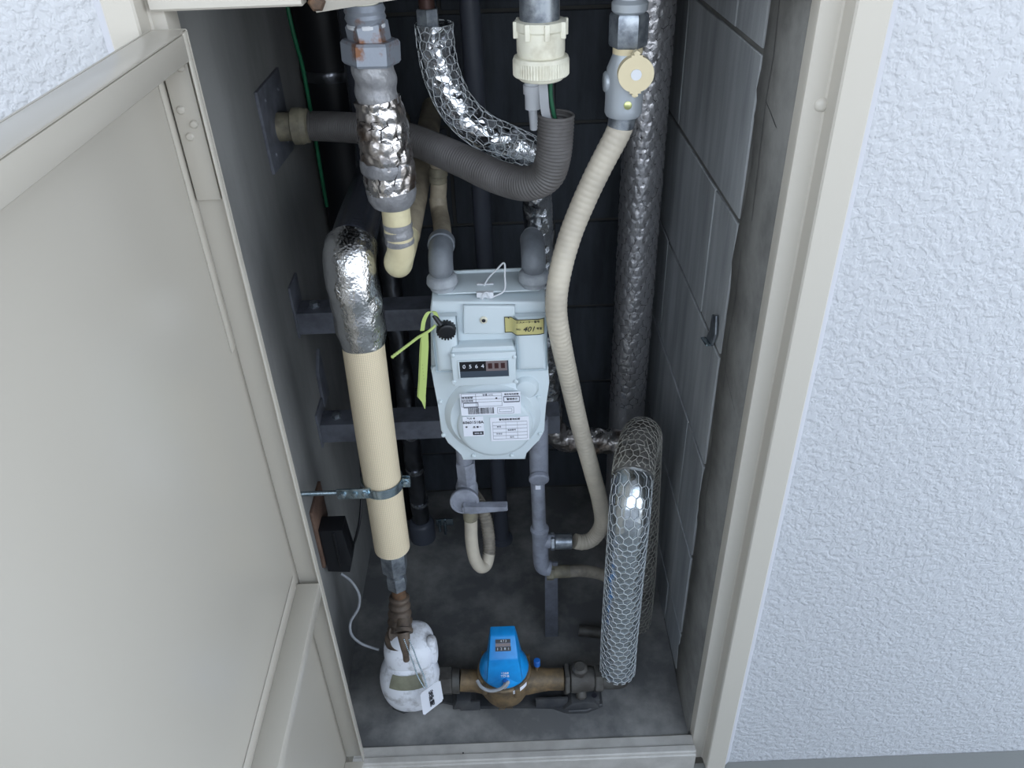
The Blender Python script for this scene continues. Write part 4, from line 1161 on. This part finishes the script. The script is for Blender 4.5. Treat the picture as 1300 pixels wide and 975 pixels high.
lh = thing('branch_hose', (m_c[0] + 0.06, MY, bz2), 'dusty beige hose from lower manifold branch passing behind netted pipe', 'hose')
link('tube', tube_me(Path([(m_c[0] + 0.056, MY, bz2), (m_c[0] + 0.08, MY, bz2), (0.1820, 0.2220, 0.1795), (0.1999, 0.2150, 0.1706), (0.2158, 0.2000, 0.1505), (0.2166, 0.1750, 0.1271), (0.2124, 0.1550, 0.0935)], 0.003), 0.0118, 20), 'hose_dusty', lh)

# ================================================================== LEVER VALVE AND LOOPED HOSE (below the meter, left)
lv = thing('lever_valve', (-0.0616, 0.2000, 0.4002), 'grey lever valve with horizontal handle below left of gas meter', 'valve')
l_t, l_c, l_b = (-0.0637, 0.2000, 0.5184), (-0.0636, 0.2000, 0.4342), (-0.0613, 0.2000, 0.3810)
link('inlet_pipe', cyl((l_t[0], 0.2, l_t[2] - 0.03), (l_t[0], 0.2, l_t[2] + 0.05), 0.0135, 24), 'steel_pipe', lv)
link('hex_union', hexnut((l_t[0] + 0.002, 0.2, l_c[2] + 0.02), (l_t[0] + 0.001, 0.2, l_t[2] - 0.018), 0.0178, 0.002), 'steel_pipe', lv)
link('body', lathe_me([(-0.026, 0.011), (-0.022, 0.016), (-0.008, 0.0195), (0.008, 0.0195), (0.022, 0.016), (0.026, 0.013)], (l_c[0], 0.2, l_c[2]), (0, 0, 1), 32), 'steel_pipe', lv)
kc = (-0.0669, 0.1650, 0.4555)
kn_ = link('dial', lathe_me([(0, 0.020), (0.008, 0.0245), (0.016, 0.0255), (0.018, 0.0240), (0.0182, 0.0205), (0.0165, 0.020), (0.0165, 0.001)], (l_c[0] - 0.004, 0.186, l_c[2] - 0.002), (0, -1, 0.12), 36), 'steel_pipe', lv)
lz = l_c[2] - 0.008
link('lever', prism_me([(l_c[0] - 0.006, lz - 0.009), (l_c[0] + 0.005, lz - 0.006), (l_c[0] + 0.062, lz - 0.008), (l_c[0] + 0.070, lz - 0.006), (l_c[0] + 0.070, lz + 0.007), (l_c[0] + 0.004, lz + 0.005), (l_c[0] - 0.006, lz + 0.010)], 0.157, 0.170, 'y', 0.003, 3), 'steel_pipe', lv)
link('lever_base', cyl((l_c[0] - 0.001, 0.172, lz), (l_c[0] - 0.001, 0.158, lz), 0.008, 20, 0.001), 'steel_pipe', lv)
link('hose_collar', cyl((l_b[0], 0.2, l_b[2] - 0.016), (l_b[0] - 0.001, 0.2, l_c[2] - 0.018), 0.0135, 24, 0.001), 'conn_dirty', lv)
lo = thing('looped_hose', (-0.0625, 0.2000, 0.3616), 'short cream hose looped in a U under the lever valve', 'hose')
lp_ = Path([(l_b[0], 0.2, l_b[2] - 0.017), (-0.0633, 0.2000, 0.3013), (-0.0587, 0.2010, 0.2538), (-0.0496, 0.2070, 0.2294), (-0.0409, 0.2170, 0.2245), (-0.0339, 0.2290, 0.2438)], 0.001)
link('tube', tube_me(lp_, 0.0118, 24), 'hose', lo)
lr_ = Path([(-0.0345, 0.2280, 0.2405), (-0.0332, 0.2380, 0.2600), (-0.0360, 0.2550, 0.2957), (-0.0440, 0.2750, 0.3181), (-0.0581, 0.3100, 0.3169), (-0.0776, 0.3600, 0.2930), (-0.0879, 0.4200, 0.2567)], 0.001)
link('ribbed_end', tube_me(lr_, ribbed(0.0124, 0.0014, 0.006), 24), 'hose_dusty', lo)
# ================================================================== TALL FOIL PIPE WITH EMBEDDED NETTING (right back)
GX, GYY = 0.262, 0.50
RG = 0.0365
tg = thing('tall_foil_pipe', (GX, GYY, 0.0), 'tall vertical foil pipe with hexagonal wire pressed in at right rear', 'pipe')
G0 = Path([(GX, GYY, 0.0), (GX, GYY, 0.40)], 0.012, True)
G1 = Path([(GX, GYY, 0.40), (GX, GYY, 1.30)], 0.0018, True)
link('lower_sleeve', tube_me(G0, RG, 40), 'foil_big', tg)
link('foil_sleeve', tube_me(G1, quilted(RG + 0.0006, 0.0175, 0.0011, 9, 0.0006), 104), 'foil_big', tg)
link('upper_sleeve', tube_me(Path([(GX, GYY, 1.30), (GX, GYY, TOP)], 0.05, True), RG, 40), 'foil_big', tg)
GA = Path([(GX, GYY, 0.40), (GX, GYY, 1.30)], 0.0016, True)
o = link('wire_netting', mesh_wire_me(GA, RG, 0.0175, 0.00045, 0, GA.L, 0.08, 4), 'wire_dark', tg)
o['kind'] = 'stuff'

# ================================================================== ARCHED FOIL PIPE (right front)
ap_ = thing('arched_foil_pipe', (0.21, 0.08, 0.03), 'foil pipe under bright hexagonal netting arching over at right front', 'pipe')
RO = 0.0325
O = Path([(0.1999, 0.0780, 0.0776), (0.1991, 0.0780, 0.1592), (0.1996, 0.0780, 0.2981), (0.2005, 0.0780, 0.4135), (0.2019, 0.0820, 0.4719), (0.2070, 0.1050, 0.5101), (0.2178, 0.1500, 0.5273), (0.2312, 0.1950, 0.5264), (0.2437, 0.2350, 0.5108), (0.2557, 0.2750, 0.4415), (0.2619, 0.2850, 0.3434), (0.2644, 0.2750, 0.2270), (0.2646, 0.2600, 0.1063), (0.2613, 0.2500, -0.0050), (0.2560, 0.2500, -0.0623)], 0.0022)
k1 = int(np.argmin(np.linalg.norm(O.p - np.array((0.2120, 0.1250, 0.5190)), axis=1)))
k2 = int(np.argmin(np.linalg.norm(O.p - np.array((0.2446, 0.2350, 0.4967)), axis=1)))
s1, s2 = O.s[k1], O.s[k2]
import types
def sub(P, i, j):
    q = Path.__new__(Path)
    q.s = P.s[i:j] - P.s[i]
    q.L = q.s[-1]
    q.p, q.t, q.u, q.v = P.p[i:j], P.t[i:j], P.u[i:j], P.v[i:j]
    return q
link('front_sleeve', tube_me(sub(O, 0, k1), lambda S, TH: lumpy(RO - 0.0012, 0.0008, 31, 60, 3)(S, TH) - 0.003 * np.clip((S - O.s[k1] + 0.05) / 0.05, 0, 1), 56), 'mesh_foil', ap_)
link('rear_sleeve', tube_me(sub(O, k1 - 1, len(O.s)), quilted(RO + 0.0002, 0.014, 0.0018, 32, 0.0014), 80), 'foil_dusty', ap_)
o = link('front_netting', mesh_wire_me(O, RO + 0.0004, 0.0150, 0.00075, 0, O.s[k1], 0.04, 5), 'wire_bright', ap_)
o['kind'] = 'stuff'
o = link('rear_netting', mesh_wire_me(O, RO + 0.0016, 0.0115, 0.0007, O.s[k1], O.L - 0.02, 0.16, 6), 'wire_dull', ap_)
o['kind'] = 'stuff'
link('floor_run', tube_me(Path([(0.2521, 0.1872, 0.0200), (0.2209, 0.2042, 0.0150), (0.1413, 0.2198, 0.0150)], 0.01), 0.012, 18), 'iron', ap_)

# ================================================================== OTHER PIPES AT THE BACK
def back_pipe(lab, x0, x1, y, r, m, name='drain_pipe', fn=None, z0=0.0):
    t = thing(name, (x0, y, z0), lab, 'pipe')
    link('pipe', tube_me(Path([(x0, y, z0), ((x0 + x1) / 2, y, (z0 + TOP) / 2), (x1, y, TOP)], 0.01, True), fn or r, 28), m, t)
    return t
hb = back_pipe('slim dark grey vertical pipe standing behind centre of gas meter', -0.015, -0.026, 0.5, 0.0165, 'pvc_dark')
link('base_flange', lathe_me([(0, 0.026), (0.012, 0.025), (0.016, 0.018)], (-0.015, 0.5, -0.004), (0, 0, 1), 28), 'pvc_dark', hb)
ib = back_pipe('black film wrapped pipe with shiny tape between cream pipe and meter', -0.203, -0.188, 0.52, 0.0195, 'blackfoil', 'film_wrapped_pipe', lumpy(0.0195, 0.0020, 41, 70, 3), 0.05)
link('socket', lathe_me([(0, 0.030), (0.05, 0.030), (0.056, 0.027), (0.06, 0.021)], (-0.203, 0.52, -0.004), (0, 0, 1), 32), 'pvc_dark', ib)
for q in (0.11, 0.21, 0.31): 
    xx_ = -0.203 + 0.015 * q / TOP
    link('shiny_tape', lathe_me([(0, 0.0205), (0.006, 0.0222), (0.012, 0.0205)], (xx_, 0.52, q), (0.15, -0.2, 1), 28), 'foil', ib)
kb = back_pipe('wide glossy black lagged pipe in dark back left corner', -0.270, -0.270, 0.618, 0.050, 'black', 'lagged_pipe', lumpy(0.050, 0.001, 43, 30, 3))
link('lagging_strap', lathe_me([(0, 0.0505), (0.004, 0.0525), (0.014, 0.0525), (0.018, 0.0505)], (-0.270, 0.618, 1.035), (0, 0, 1), 40), 'blackfoil', kb)
gw = thing('green_cable', (-0.313, 0.42, TOP), 'thin green cable hanging down dark left rear corner', 'cable')
link('cable', tube_me(Path([(-0.2920, 0.5000, 0.8447), (-0.2896, 0.4900, 0.9154), (-0.2870, 0.4800, 1.0048), (-0.2859, 0.4700, 1.0928), (-0.2885, 0.4600, 1.1407), (-0.30, 0.46, 1.6), (-0.30, 0.46, TOP)], 0.01), 0.0032, 10), 'green', gw)
sc_ = (-0.1464, 0.5209, 0.0300)
zb_ = thing('floor_clamp', (sc_[0], sc_[1], 0.0), 'small zinc pipe clamp on floor beside dark socket at back', 'clamp')
link('strap', boxes_me([((sc_[0] - 0.022, sc_[1], 0.032), (sc_[0] + 0.018, sc_[1] + 0.004, 0.052)), ((sc_[0] - 0.006, sc_[1] + 0.004, -0.003), (sc_[0] - 0.001, sc_[1] + 0.007, 0.05))], 0.001), 'zinc', zb_)
for dx in (-0.014, -0.001):
    link('bolt', cyl((sc_[0] + dx, sc_[1] - 0.004, 0.018), (sc_[0] + dx, sc_[1] - 0.004, 0.050), 0.0032, 10), 'zinc', zb_)

# ================================================================== LEFT WALL BOX AND CABLE
wbx = thing('junction_box', (-0.325, 0.16, 0.33), 'black plastic junction box low on left wall beside the door edge', 'box')
j0, j1 = (-0.3279, 0.1400, 0.3919), (-0.2717, 0.1400, 0.3017)
link('case', prism_me([(XL + 0.006, j1[2] + 0.004), (j1[0] - 0.008, j1[2]), (j1[0], j1[2] + 0.03), (j1[0] - 0.006, j0[2] + 0.015), (XL + 0.006, j0[2] + 0.015)], 0.14, 0.178, 'y', 0.003, 2), 'black', wbx)
link('lid_rib', prism_me([(XL + 0.030, j1[2] + 0.02), (XL + 0.034, j1[2] + 0.02), (XL + 0.034, j0[2] + 0.012), (XL + 0.030, j0[2] + 0.012)], 0.1375, 0.1402, 'y', 0.0008), 'black', wbx)
link('mounting_board', box_me((XL, 0.135, j1[2] + 0.02), (XL + 0.0055, 0.215, 0.455), 0.001), 'wood', wbx)
cb = thing('grey_cable', (-0.26, 0.15, 0.27), 'thin grey cable drooping from black wall box to white valve jacket', 'cable')
link('cable', tube_me(Path([(-0.3037, 0.1650, 0.2735), (-0.2867, 0.1600, 0.2570), (-0.2745, 0.1500, 0.2313), (-0.2781, 0.1400, 0.2062), (-0.2936, 0.1250, 0.1855), (-0.2922, 0.1100, 0.1707), (-0.2767, 0.1000, 0.1577), (-0.2514, 0.0950, 0.1466), (-0.2426, 0.0930, 0.1453)], 0.004), 0.0026, 12), 'cable', cb)
cb2 = thing('dark_cable', (-0.27, 0.19, 0.30), 'thin dark cable rising along left wall above black wall box', 'cable')
link('cable', tube_me(Path([(-0.2972, 0.2000, 0.2832), (-0.2826, 0.2100, 0.3031), (-0.2694, 0.2250, 0.3382), (-0.2621, 0.2500, 0.3834), (-0.2604, 0.2750, 0.4188), (-0.2642, 0.3050, 0.4410), (-0.2705, 0.3350, 0.4452), (-0.2734, 0.3600, 0.5006), (-0.2678, 0.3600, 0.5890), (-0.2574, 0.3450, 0.6646), (-0.2527, 0.3350, 0.7050)], 0.006), 0.0026, 10), 'black', cb2)
# metal tab on the right wall
tb_ = thing('wall_tab', (0.3250, 0.1516, 0.7436), 'small bent metal tab sticking out of block wall at right', 'bracket')
tq = [(0.3250, 0.1688, 0.7888), (0.3250, 0.1488, 0.7977), (0.3250, 0.1404, 0.7710), (0.3250, 0.1521, 0.7446), (0.3250, 0.1851, 0.7380), (0.3250, 0.1708, 0.7620)]
link('plate', prism_me([(p[1], p[2]) for p in tq], XR - 0.006, XR - 0.003, 'x', 0.0006), 'galv', tb_)
t5 = tq[3]
link('bent_tip', prism_me([(tq[3][1], tq[3][2]), (tq[4][1], tq[4][2]), (tq[4][1] - 0.001, tq[4][2] + 0.003), (tq[3][1], tq[3][2] + 0.003)], XR - 0.014, XR - 0.0062, 'x', 0.0004), 'zinc', tb_)
# white stay bar with a rusty bolt over the opening
r0, r1 = (-0.1532, -0.0120, 1.2477), (-0.0916, 0.0200, 1.2499)
sb = thing('stay_bar', r0, 'white painted stay bar with rusty bolt under top rail', 'bar')
dr = Vector(r1) - Vector(r0)
pb = Path([Vector(r0) + Vector((0, 0, 0.011)), Vector(r0) + dr + Vector((0, 0, 0.011)), Vector(r0) + dr * 1.3 + Vector((0, 0, 0.011))], 0.02, True)
link('bar', tube_me(pb, 0.0125, 4), 'frame', sb)
rb_ = (-0.1488, -0.0200, 1.2564)
link('bolt', lathe_me([(0, 0.0085), (0.003, 0.0085), (0.006, 0.006), (0.007, 0.002)], (rb_[0], -0.018, rb_[2]), (0, -1, 0), sides=6), 'rust', sb)

# ================================================================== WATER METER LINE ON THE FLOOR
WY = 0.078
wm = thing('water_meter', (-0.010, WY, 0.02), 'brass water meter with blue register box on the floor', 'meter')
wz0 = 0.060
bxc = (-0.0132, 0.0750, 0.0519)[0]
def ax(dz=0.0): return wz0 + dz
link('body', join_me([lathe_me([(0, 0.020), (0.004, 0.030), (0.012, 0.040), (0.028, 0.046), (0.040, 0.047), (0.070, 0.047), (0.072, 0.0445)], (bxc, WY, 0.018), (0, 0, 1), 48)]), 'brass', wm)
link('pipe_arm', tube_me(Path([(-0.0975, WY, 0.064), (-0.075, WY, 0.061), (bxc - 0.03, WY, 0.056)], 0.003), lambda S, TH: 0.0205 + 0.006 * np.clip((S - 0.03) / 0.04, 0, 1), 32), 'brass', wm)
link('pipe_arm', tube_me(Path([(0.098, WY, 0.055), (0.06, WY, 0.056), (bxc + 0.03, WY, 0.056)], 0.003), lambda S, TH: 0.0205 + 0.006 * np.clip((S - 0.03) / 0.04, 0, 1), 32), 'brass', wm)
wr_text((bxc - 0.03, bxc + 0.03, 0.02, 0.06), WY - 0.0455, '20 ⇨', 0.5, 0.45, 0.014, 'cast_mark', wm, 'brass')
link('clamp_ring', lathe_me([(0, 0.0485), (0.003, 0.050), (0.010, 0.050), (0.013, 0.0475)], (bxc, WY, 0.082), (0, 0, 1), 48), 'brass', wm)
for a in (0.5, 2.4, 3.9, 5.2):
    q = (bxc + 0.051 * math.cos(a), WY + 0.051 * math.sin(a))
    link('ring_lug', box_me((q[0] - 0.0045, q[1] - 0.0045, 0.072), (q[0] + 0.0045, q[1] + 0.0045, 0.097), 0.001), 'brass', wm)
# blue register: round skirt, tapered box with a sloping top
reg = link('register', lathe_me([(0, 0.0455), (0.003, 0.0462), (0.010, 0.0450), (0.020, 0.0390), (0.032, 0.0330), (0.040, 0.022)], (bxc, WY + 0.002, 0.0955), (0, 0, 1), 48), 'blue', wm)
bm = bmesh.new()
rx = bxc + 0.001
lo_ = [(-0.0330, -0.0420, 0.104), (0.0330, -0.0420, 0.104), (0.0330, 0.03, 0.104), (-0.0330, 0.03, 0.104)]
mi_ = [(-0.0265, -0.0335, 0.160), (0.0265, -0.0335, 0.160)]
to_ = [(-0.0225, -0.002, 0.188), (0.0225, -0.002, 0.188), (0.0225, 0.018, 0.190), (-0.0225, 0.018, 0.190)]
P = lambda p: bm.verts.new((rx + p[0], WY + 0.004 + p[1], p[2]))
l4 = [P(p) for p in lo_]
m2 = [P(p) for p in mi_]
t4_ = [P(p) for p in to_]
bm.faces.new(l4[::-1])
bm.faces.new((l4[0], l4[1], m2[1], m2[0]))
bm.faces.new((m2[0], m2[1], t4_[1], t4_[0]))
bm.faces.new(t4_)
bm.faces.new((l4[1], l4[2], t4_[2], t4_[1], m2[1]))
bm.faces.new((l4[3], l4[0], m2[0], t4_[0], t4_[3]))
bm.faces.new((l4[2], l4[3], t4_[3], t4_[2]))
bmesh.ops.bevel(bm, geom=list(bm.edges), offset=0.0025, segments=2, affect='EDGES', profile=0.5)
hood = link('register_box', bm_mesh(bm, True, 0.6), 'blue', wm)
fu = Vector((0, 0.0315, 0.028)).normalized()
fr_ = Vector((1, 0, 0))
fo = Vector((rx, WY + 0.004 - 0.0335, 0.160))
fn_ = fr_.cross(fu)
def on_face(u, v, w, h, name, m, lift=0.0006):
    c = fo + fr_ * u + fu * v + fn_ * lift
    bm = bmesh.new()
    add_box(bm, (-w / 2, -h / 2, -0.0004), (w / 2, h / 2, 0.0004))
    me = bm_mesh(bm)
    me.transform(plane_mtx(c, fr_, fu))
    return link(name, me, m, hood)
on_face(0, 0.0325, 0.027, 0.0065, 'upper_window', 'black_counter')
on_face(0, 0.0262, 0.027, 0.0055, 'number_plate', 'mauve')
on_face(0, 0.0192, 0.028, 0.0080, 'counter_window', 'black_counter')
link('print', text_me('4 7 3', 0.0055, plane_mtx(fo + fr_ * 0.001 + fu * 0.0325 + fn_ * 0.0011, fr_, fu)), 'paper', hood)
for i, ch in enumerate('1281'):
    link('digit', text_me(ch, 0.0058, plane_mtx(fo + fr_ * (-0.0099 + 0.0066 * i) + fu * 0.0192 + fn_ * 0.0011, fr_, fu)), 'paper', hood)
bu = Vector((0, 0.0085, 0.056)).normalized()
bo = Vector((rx, WY + 0.004 - 0.0420, 0.104))
bn = fr_.cross(bu)
link('white_mark', text_me('1208\nTDIB', 0.0072, plane_mtx(bo + bu * 0.021 + fr_ * 0.001 + bn * 0.0004, fr_, bu)), 'paper', hood)
gland = bo + bu * 0.007 + fr_ * 0.001
link('cable_gland', lathe_me([(0, 0.0055), (0.004, 0.005), (0.005, 0.003)], gland, bn, 20), 'blue2', hood)
gy0 = gland
sg = thing('signal_cable', gy0, 'thin grey signal cable curving from blue water meter register', 'cable')
link('cable', tube_me(Path([gland + bn * 0.0055, gland + bn * 0.012 + Vector((-0.002, 0, -0.006)), (-0.0055, 0.0220, 0.1328), (-0.0188, 0.0200, 0.1179), (-0.0390, 0.0220, 0.1093), (-0.0546, 0.0300, 0.1104), (-0.0618, 0.0420, 0.1123)], 0.002), 0.0030, 12), 'cable', sg)
sl = (0.0200, 0.0350, 0.1217)
link('side_sticker', strip_me([(bxc + 0.0502 * math.sin(t), WY - 0.0502 * math.cos(t) - 0.0002, 0.0885) for t in np.linspace(0.32, 0.95, 10)], [0.010] * 10, 0.0003, (0, 0, 1)), 'paper', wm)
cl_ = (0.0488, 0.0750, 0.1058)
link('blue_cap', cyl((cl_[0], WY + 0.005, cl_[2] - 0.012), (cl_[0], WY + 0.005, cl_[2] + 0.003), 0.0062, 16, 0.001), 'blue2', wm)
link('bleed_screw', cyl((cl_[0] - 0.002, WY + 0.005, 0.062), (cl_[0], WY + 0.005, cl_[2] - 0.012), 0.003, 10), 'brass', wm)

cv = thing('check_valve', (0.14, WY, 0.02), 'dark iron check valve between water meter and netted foil pipe', 'valve')
link('flange_nut', hexnut((0.099, WY, 0.055), (0.108, WY, 0.0545), 0.031, 0.002), 'iron', cv)
link('body', lathe_me([(0, 0.020), (0.003, 0.0255), (0.014, 0.026), (0.03, 0.024), (0.045, 0.0225), (0.048, 0.020)], (0.1085, WY, 0.0545), (1, 0, -0.03), 32), 'iron', cv)
link('bonnet', lathe_me([(0, 0.013), (0.016, 0.0125), (0.018, 0.0145), (0.026, 0.0145), (0.030, 0.010)], (0.128, WY, 0.066), (0, -0.1, 1), 24), 'iron', cv)
link('drain_plug', lathe_me([(0, 0.010), (0.012, 0.010), (0.016, 0.006)], (0.13, WY - 0.016, 0.040), (0.0, -0.7, -0.6), 16), 'iron', cv)
link('outlet_nut', hexnut((0.156, WY, 0.053), (0.172, WY, 0.0525), 0.027, 0.002), 'iron', cv)
eb = O.p[0]
link('elbow', tube_me(Path([(0.170, WY, 0.0525), (0.190, WY, 0.0505), (0.206, WY, 0.053), (eb[0] + 0.006, eb[1], 0.066), (eb[0] + 0.003, eb[1], eb[2] - 0.001)], 0.003), 0.0195, 28), 'iron', cv)

# black plastic mounting tray under the meter line
tr = thing('meter_tray', (-0.03, 0.09, 0.0), 'black mounting tray lying on the floor under the water meter', 'tray')
T0 = [(-0.2314, 0.0666, 0.0060), (-0.2093, 0.0556, 0.0060), (-0.1349, 0.0741, 0.0060), (-0.0769, 0.0598, 0.0060), (0.0765, 0.0530, 0.0060), (0.1056, 0.0418, 0.0060), (0.1400, 0.0419, 0.0060), (0.1713, 0.0538, 0.0060), (0.1718, 0.0844, 0.0060)]
out = [(p[0], p[1]) for p in T0] + [(0.17, 0.135), (-0.22, 0.135), (-0.235, 0.10)]
link('plate', prism_me(out, -0.004, 0.006, 'z', 0.0015, 1), 'tray', tr)
for xa, xb in ((-0.10, -0.062), (0.044, 0.105)):
    link('front_wall', prism_me([(0.052, 0.0055), (0.056, 0.0055), (0.060, 0.026), (0.056, 0.026)], xa, xb, 'x', 0.0008), 'tray', tr)
link('saddle', prism_me([(0.095, 0.0055), (0.165, 0.0055), (0.155, 0.024), (0.135, 0.026), (0.112, 0.024)], 0.045, 0.110, 'y', 0.002), 'tray', tr)
link('saddle', prism_me([(-0.115, 0.0055), (-0.07, 0.0055), (-0.08, 0.030), (-0.105, 0.032)], 0.055, 0.105, 'y', 0.002), 'tray', tr)
f0 = (0.1597, 0.0618, 0.0200)
link('foot', boxes_me([((f0[0] - 0.016, f0[1] - 0.01, 0.0055), (f0[0] + 0.006, f0[1] + 0.016, 0.024))], 0.002), 'tray', tr)
link('bolt_hole', cyl((f0[0] - 0.004, f0[1] - 0.001, 0.024), (f0[0] - 0.004, f0[1] - 0.001, 0.0246), 0.005, 14), 'ink', tr)

# jacketed stop valve
sv = thing('stop_valve', (-0.190, 0.085, 0.0), 'stop valve under a scuffed white foam jacket at left end of line', 'valve')
def blob(cen, rad, p=2.4, squash=None, nu=48, nv=28, bumps=0.0, seed=1):
    V, F = [], []
    lum = np.random.default_rng(seed).uniform(0, 6, 6)
    for j in range(nv + 1):
        ph = -PI / 2 + PI * j / nv
        for i in range(nu):
            th = 2 * PI * i / nu
            f = lambda c: math.copysign(abs(c) ** (2 / p), c)
            d = [f(math.cos(ph)) * f(math.cos(th)), f(math.cos(ph)) * f(math.sin(th)), f(math.sin(ph))]
            k = 1 + bumps * math.sin(3 * th + lum[0]) * math.cos(4 * ph + lum[1])
            V.append([cen[a] + rad[a] * d[a] * k for a in range(3)])
    for j in range(nv):
        for i in range(nu):
            i2 = (i + 1) % nu
            F.append((j * nu + i, j * nu + i2, (j + 1) * nu + i2, (j + 1) * nu + i))
    return from_arrays(V, F, True)
jb = (-0.1871, 0.0750, 0.0900)
link('jacket_lower', blob((-0.190, 0.078, 0.0770), (0.0560, 0.050, 0.0695), 2.3, bumps=0.012, seed=3), 'jacket', sv)
link('jacket_upper', blob((-0.186, 0.094, 0.146), (0.046, 0.045, 0.043), 2.8, bumps=0.012, seed=4), 'jacket', sv)
link('jacket_seam', join_me([blob((-0.143, 0.085, 0.150), (0.010, 0.014, 0.034), 3.0, nu=20, nv=14)]), 'jacket', sv)
link('neck_hole', lathe_me([(0, 0.030), (0.004, 0.031), (0.010, 0.029)], (-0.197, 0.091, 0.174), (0, -0.1, 1), 32), 'flex_brown', sv)
tpz = (-0.1732, 0.0200, 0.2094)
def patch(cen, rad, p, th0, th1, ph0, ph1, k):
    f = lambda c: math.copysign(abs(c) ** (2 / p), c)
    V, F = [], []
    for j in range(9):
        for i in range(19):
            th, ph = th0 + (th1 - th0) * i / 18, ph0 + (ph1 - ph0) * j / 8
            d = [f(math.cos(ph)) * f(math.cos(th)), f(math.cos(ph)) * f(math.sin(th)), f(math.sin(ph))]
            V.append([cen[a] + (rad[a] + k) * d[a] for a in range(3)])
    for j in range(8):
        for i in range(18):
            F.append((j * 19 + i, j * 19 + i + 1, (j + 1) * 19 + i + 1, (j + 1) * 19 + i))
    return from_arrays(V, F, True)
link('adhesive_tape', patch((-0.190, 0.078, 0.0770), (0.0560, 0.050, 0.0695), 2.3, -PI / 2 - 0.58, -PI / 2 + 0.60, 0.40, 0.86, 0.0022), 'tape_dusty', sv)
hv0, hv1, hv2 = (-0.1794, 0.0350, 0.2646), (-0.1772, 0.0200, 0.2483), (-0.1777, 0.0160, 0.2152)
link('valve_handle', join_me([lathe_me([(0, 0.0165), (0.006, 0.0165), (0.008, 0.012), (0.022, 0.011)], hv0, (0, 0.7, 0.35), 24), tube_me(Path([hv0, hv1, hv2], 0.003), lambda S, TH: 0.0115 - 0.006 * np.clip(S / 0.04, 0, 1), 16)]), 'flex_brown', sv)
link('outlet_nut', hexnut((-0.135, WY, 0.064), (-0.112, WY, 0.064), 0.027, 0.002), 'iron', sv)
link('outlet_collar', cyl((-0.112, WY, 0.064), (-0.098, WY, 0.0635), 0.024, 28, 0.001), 'iron', sv)

# ball chain and hanging tag
tg_ = thing('hanging_tag', (-0.1621, 0.0200, 0.1413), 'white plastic tag reading 常時開 on a ball chain by white valve jacket', 'tag')
tc = [Vector((-0.1646, 0.0180, 0.1140)), Vector((-0.1260, 0.0220, 0.1476)), Vector((-0.1229, 0.0120, 0.1013)), Vector((-0.1621, 0.0060, 0.0648))]
rt, upv = (tc[1] - tc[0]), (tc[0] - tc[3])
nn = rt.cross(upv).normalized()
bm = bmesh.new()
f = bm.faces.new([bm.verts.new(c) for c in tc])
bmesh.ops.bevel(bm, geom=list(bm.verts), offset=0.003, segments=3, affect='VERTICES')
g_ = bmesh.ops.extrude_face_region(bm, geom=list(bm.faces))
bmesh.ops.translate(bm, verts=[v for v in g_['geom'] if isinstance(v, bmesh.types.BMVert)], vec=tuple(-nn * 0.0012))
plate = link('plate', bm_mesh(bm, False), 'paper', tg_)
cen = (tc[0] + tc[1] + tc[2] + tc[3]) / 4
ru, uu = rt.normalized(), upv.normalized()
sk = Matrix((ru, uu, nn)).transposed().to_4x4()      # lettering follows the slanted edges of the tag
for i, ch in enumerate('常時開'):
    sk.translation = cen + uu * (0.0095 - 0.0112 * i) + nn * 0.0003
    link('lettering', text_me(ch, 0.0125, sk, bold=0.0003), 'ink', plate)
hole = cen + uu * 0.0175 - ru * 0.002
ch1 = Path([(-0.1754, 0.0140, 0.2729), (-0.1703, 0.0080, 0.2533), (-0.1652, 0.0060, 0.2238), (-0.1613, 0.0070, 0.1826), (-0.1534, 0.0120, 0.1385)], 0.002)
ch2 = Path([(-0.1675, 0.0140, 0.2724), (-0.1620, 0.0080, 0.2570), (-0.1563, 0.0060, 0.2189), (-0.1506, 0.0080, 0.1805), (-0.1491, 0.0120, 0.1405)], 0.002)
beads = []
for c_ in (ch1, ch2):
    for s in np.arange(0, c_.L, 0.0036):
        p = [np.interp(s, c_.s, c_.p[:, k]) for k in range(3)]
        beads.append(blob(p, (0.0014,) * 3, 2.0, nu=8, nv=5))
    beads.append(tube_me(c_, 0.0004, 4))
link('ball_chain', join_me(beads), 'zinc', tg_)
bpy.context.view_layer.update()
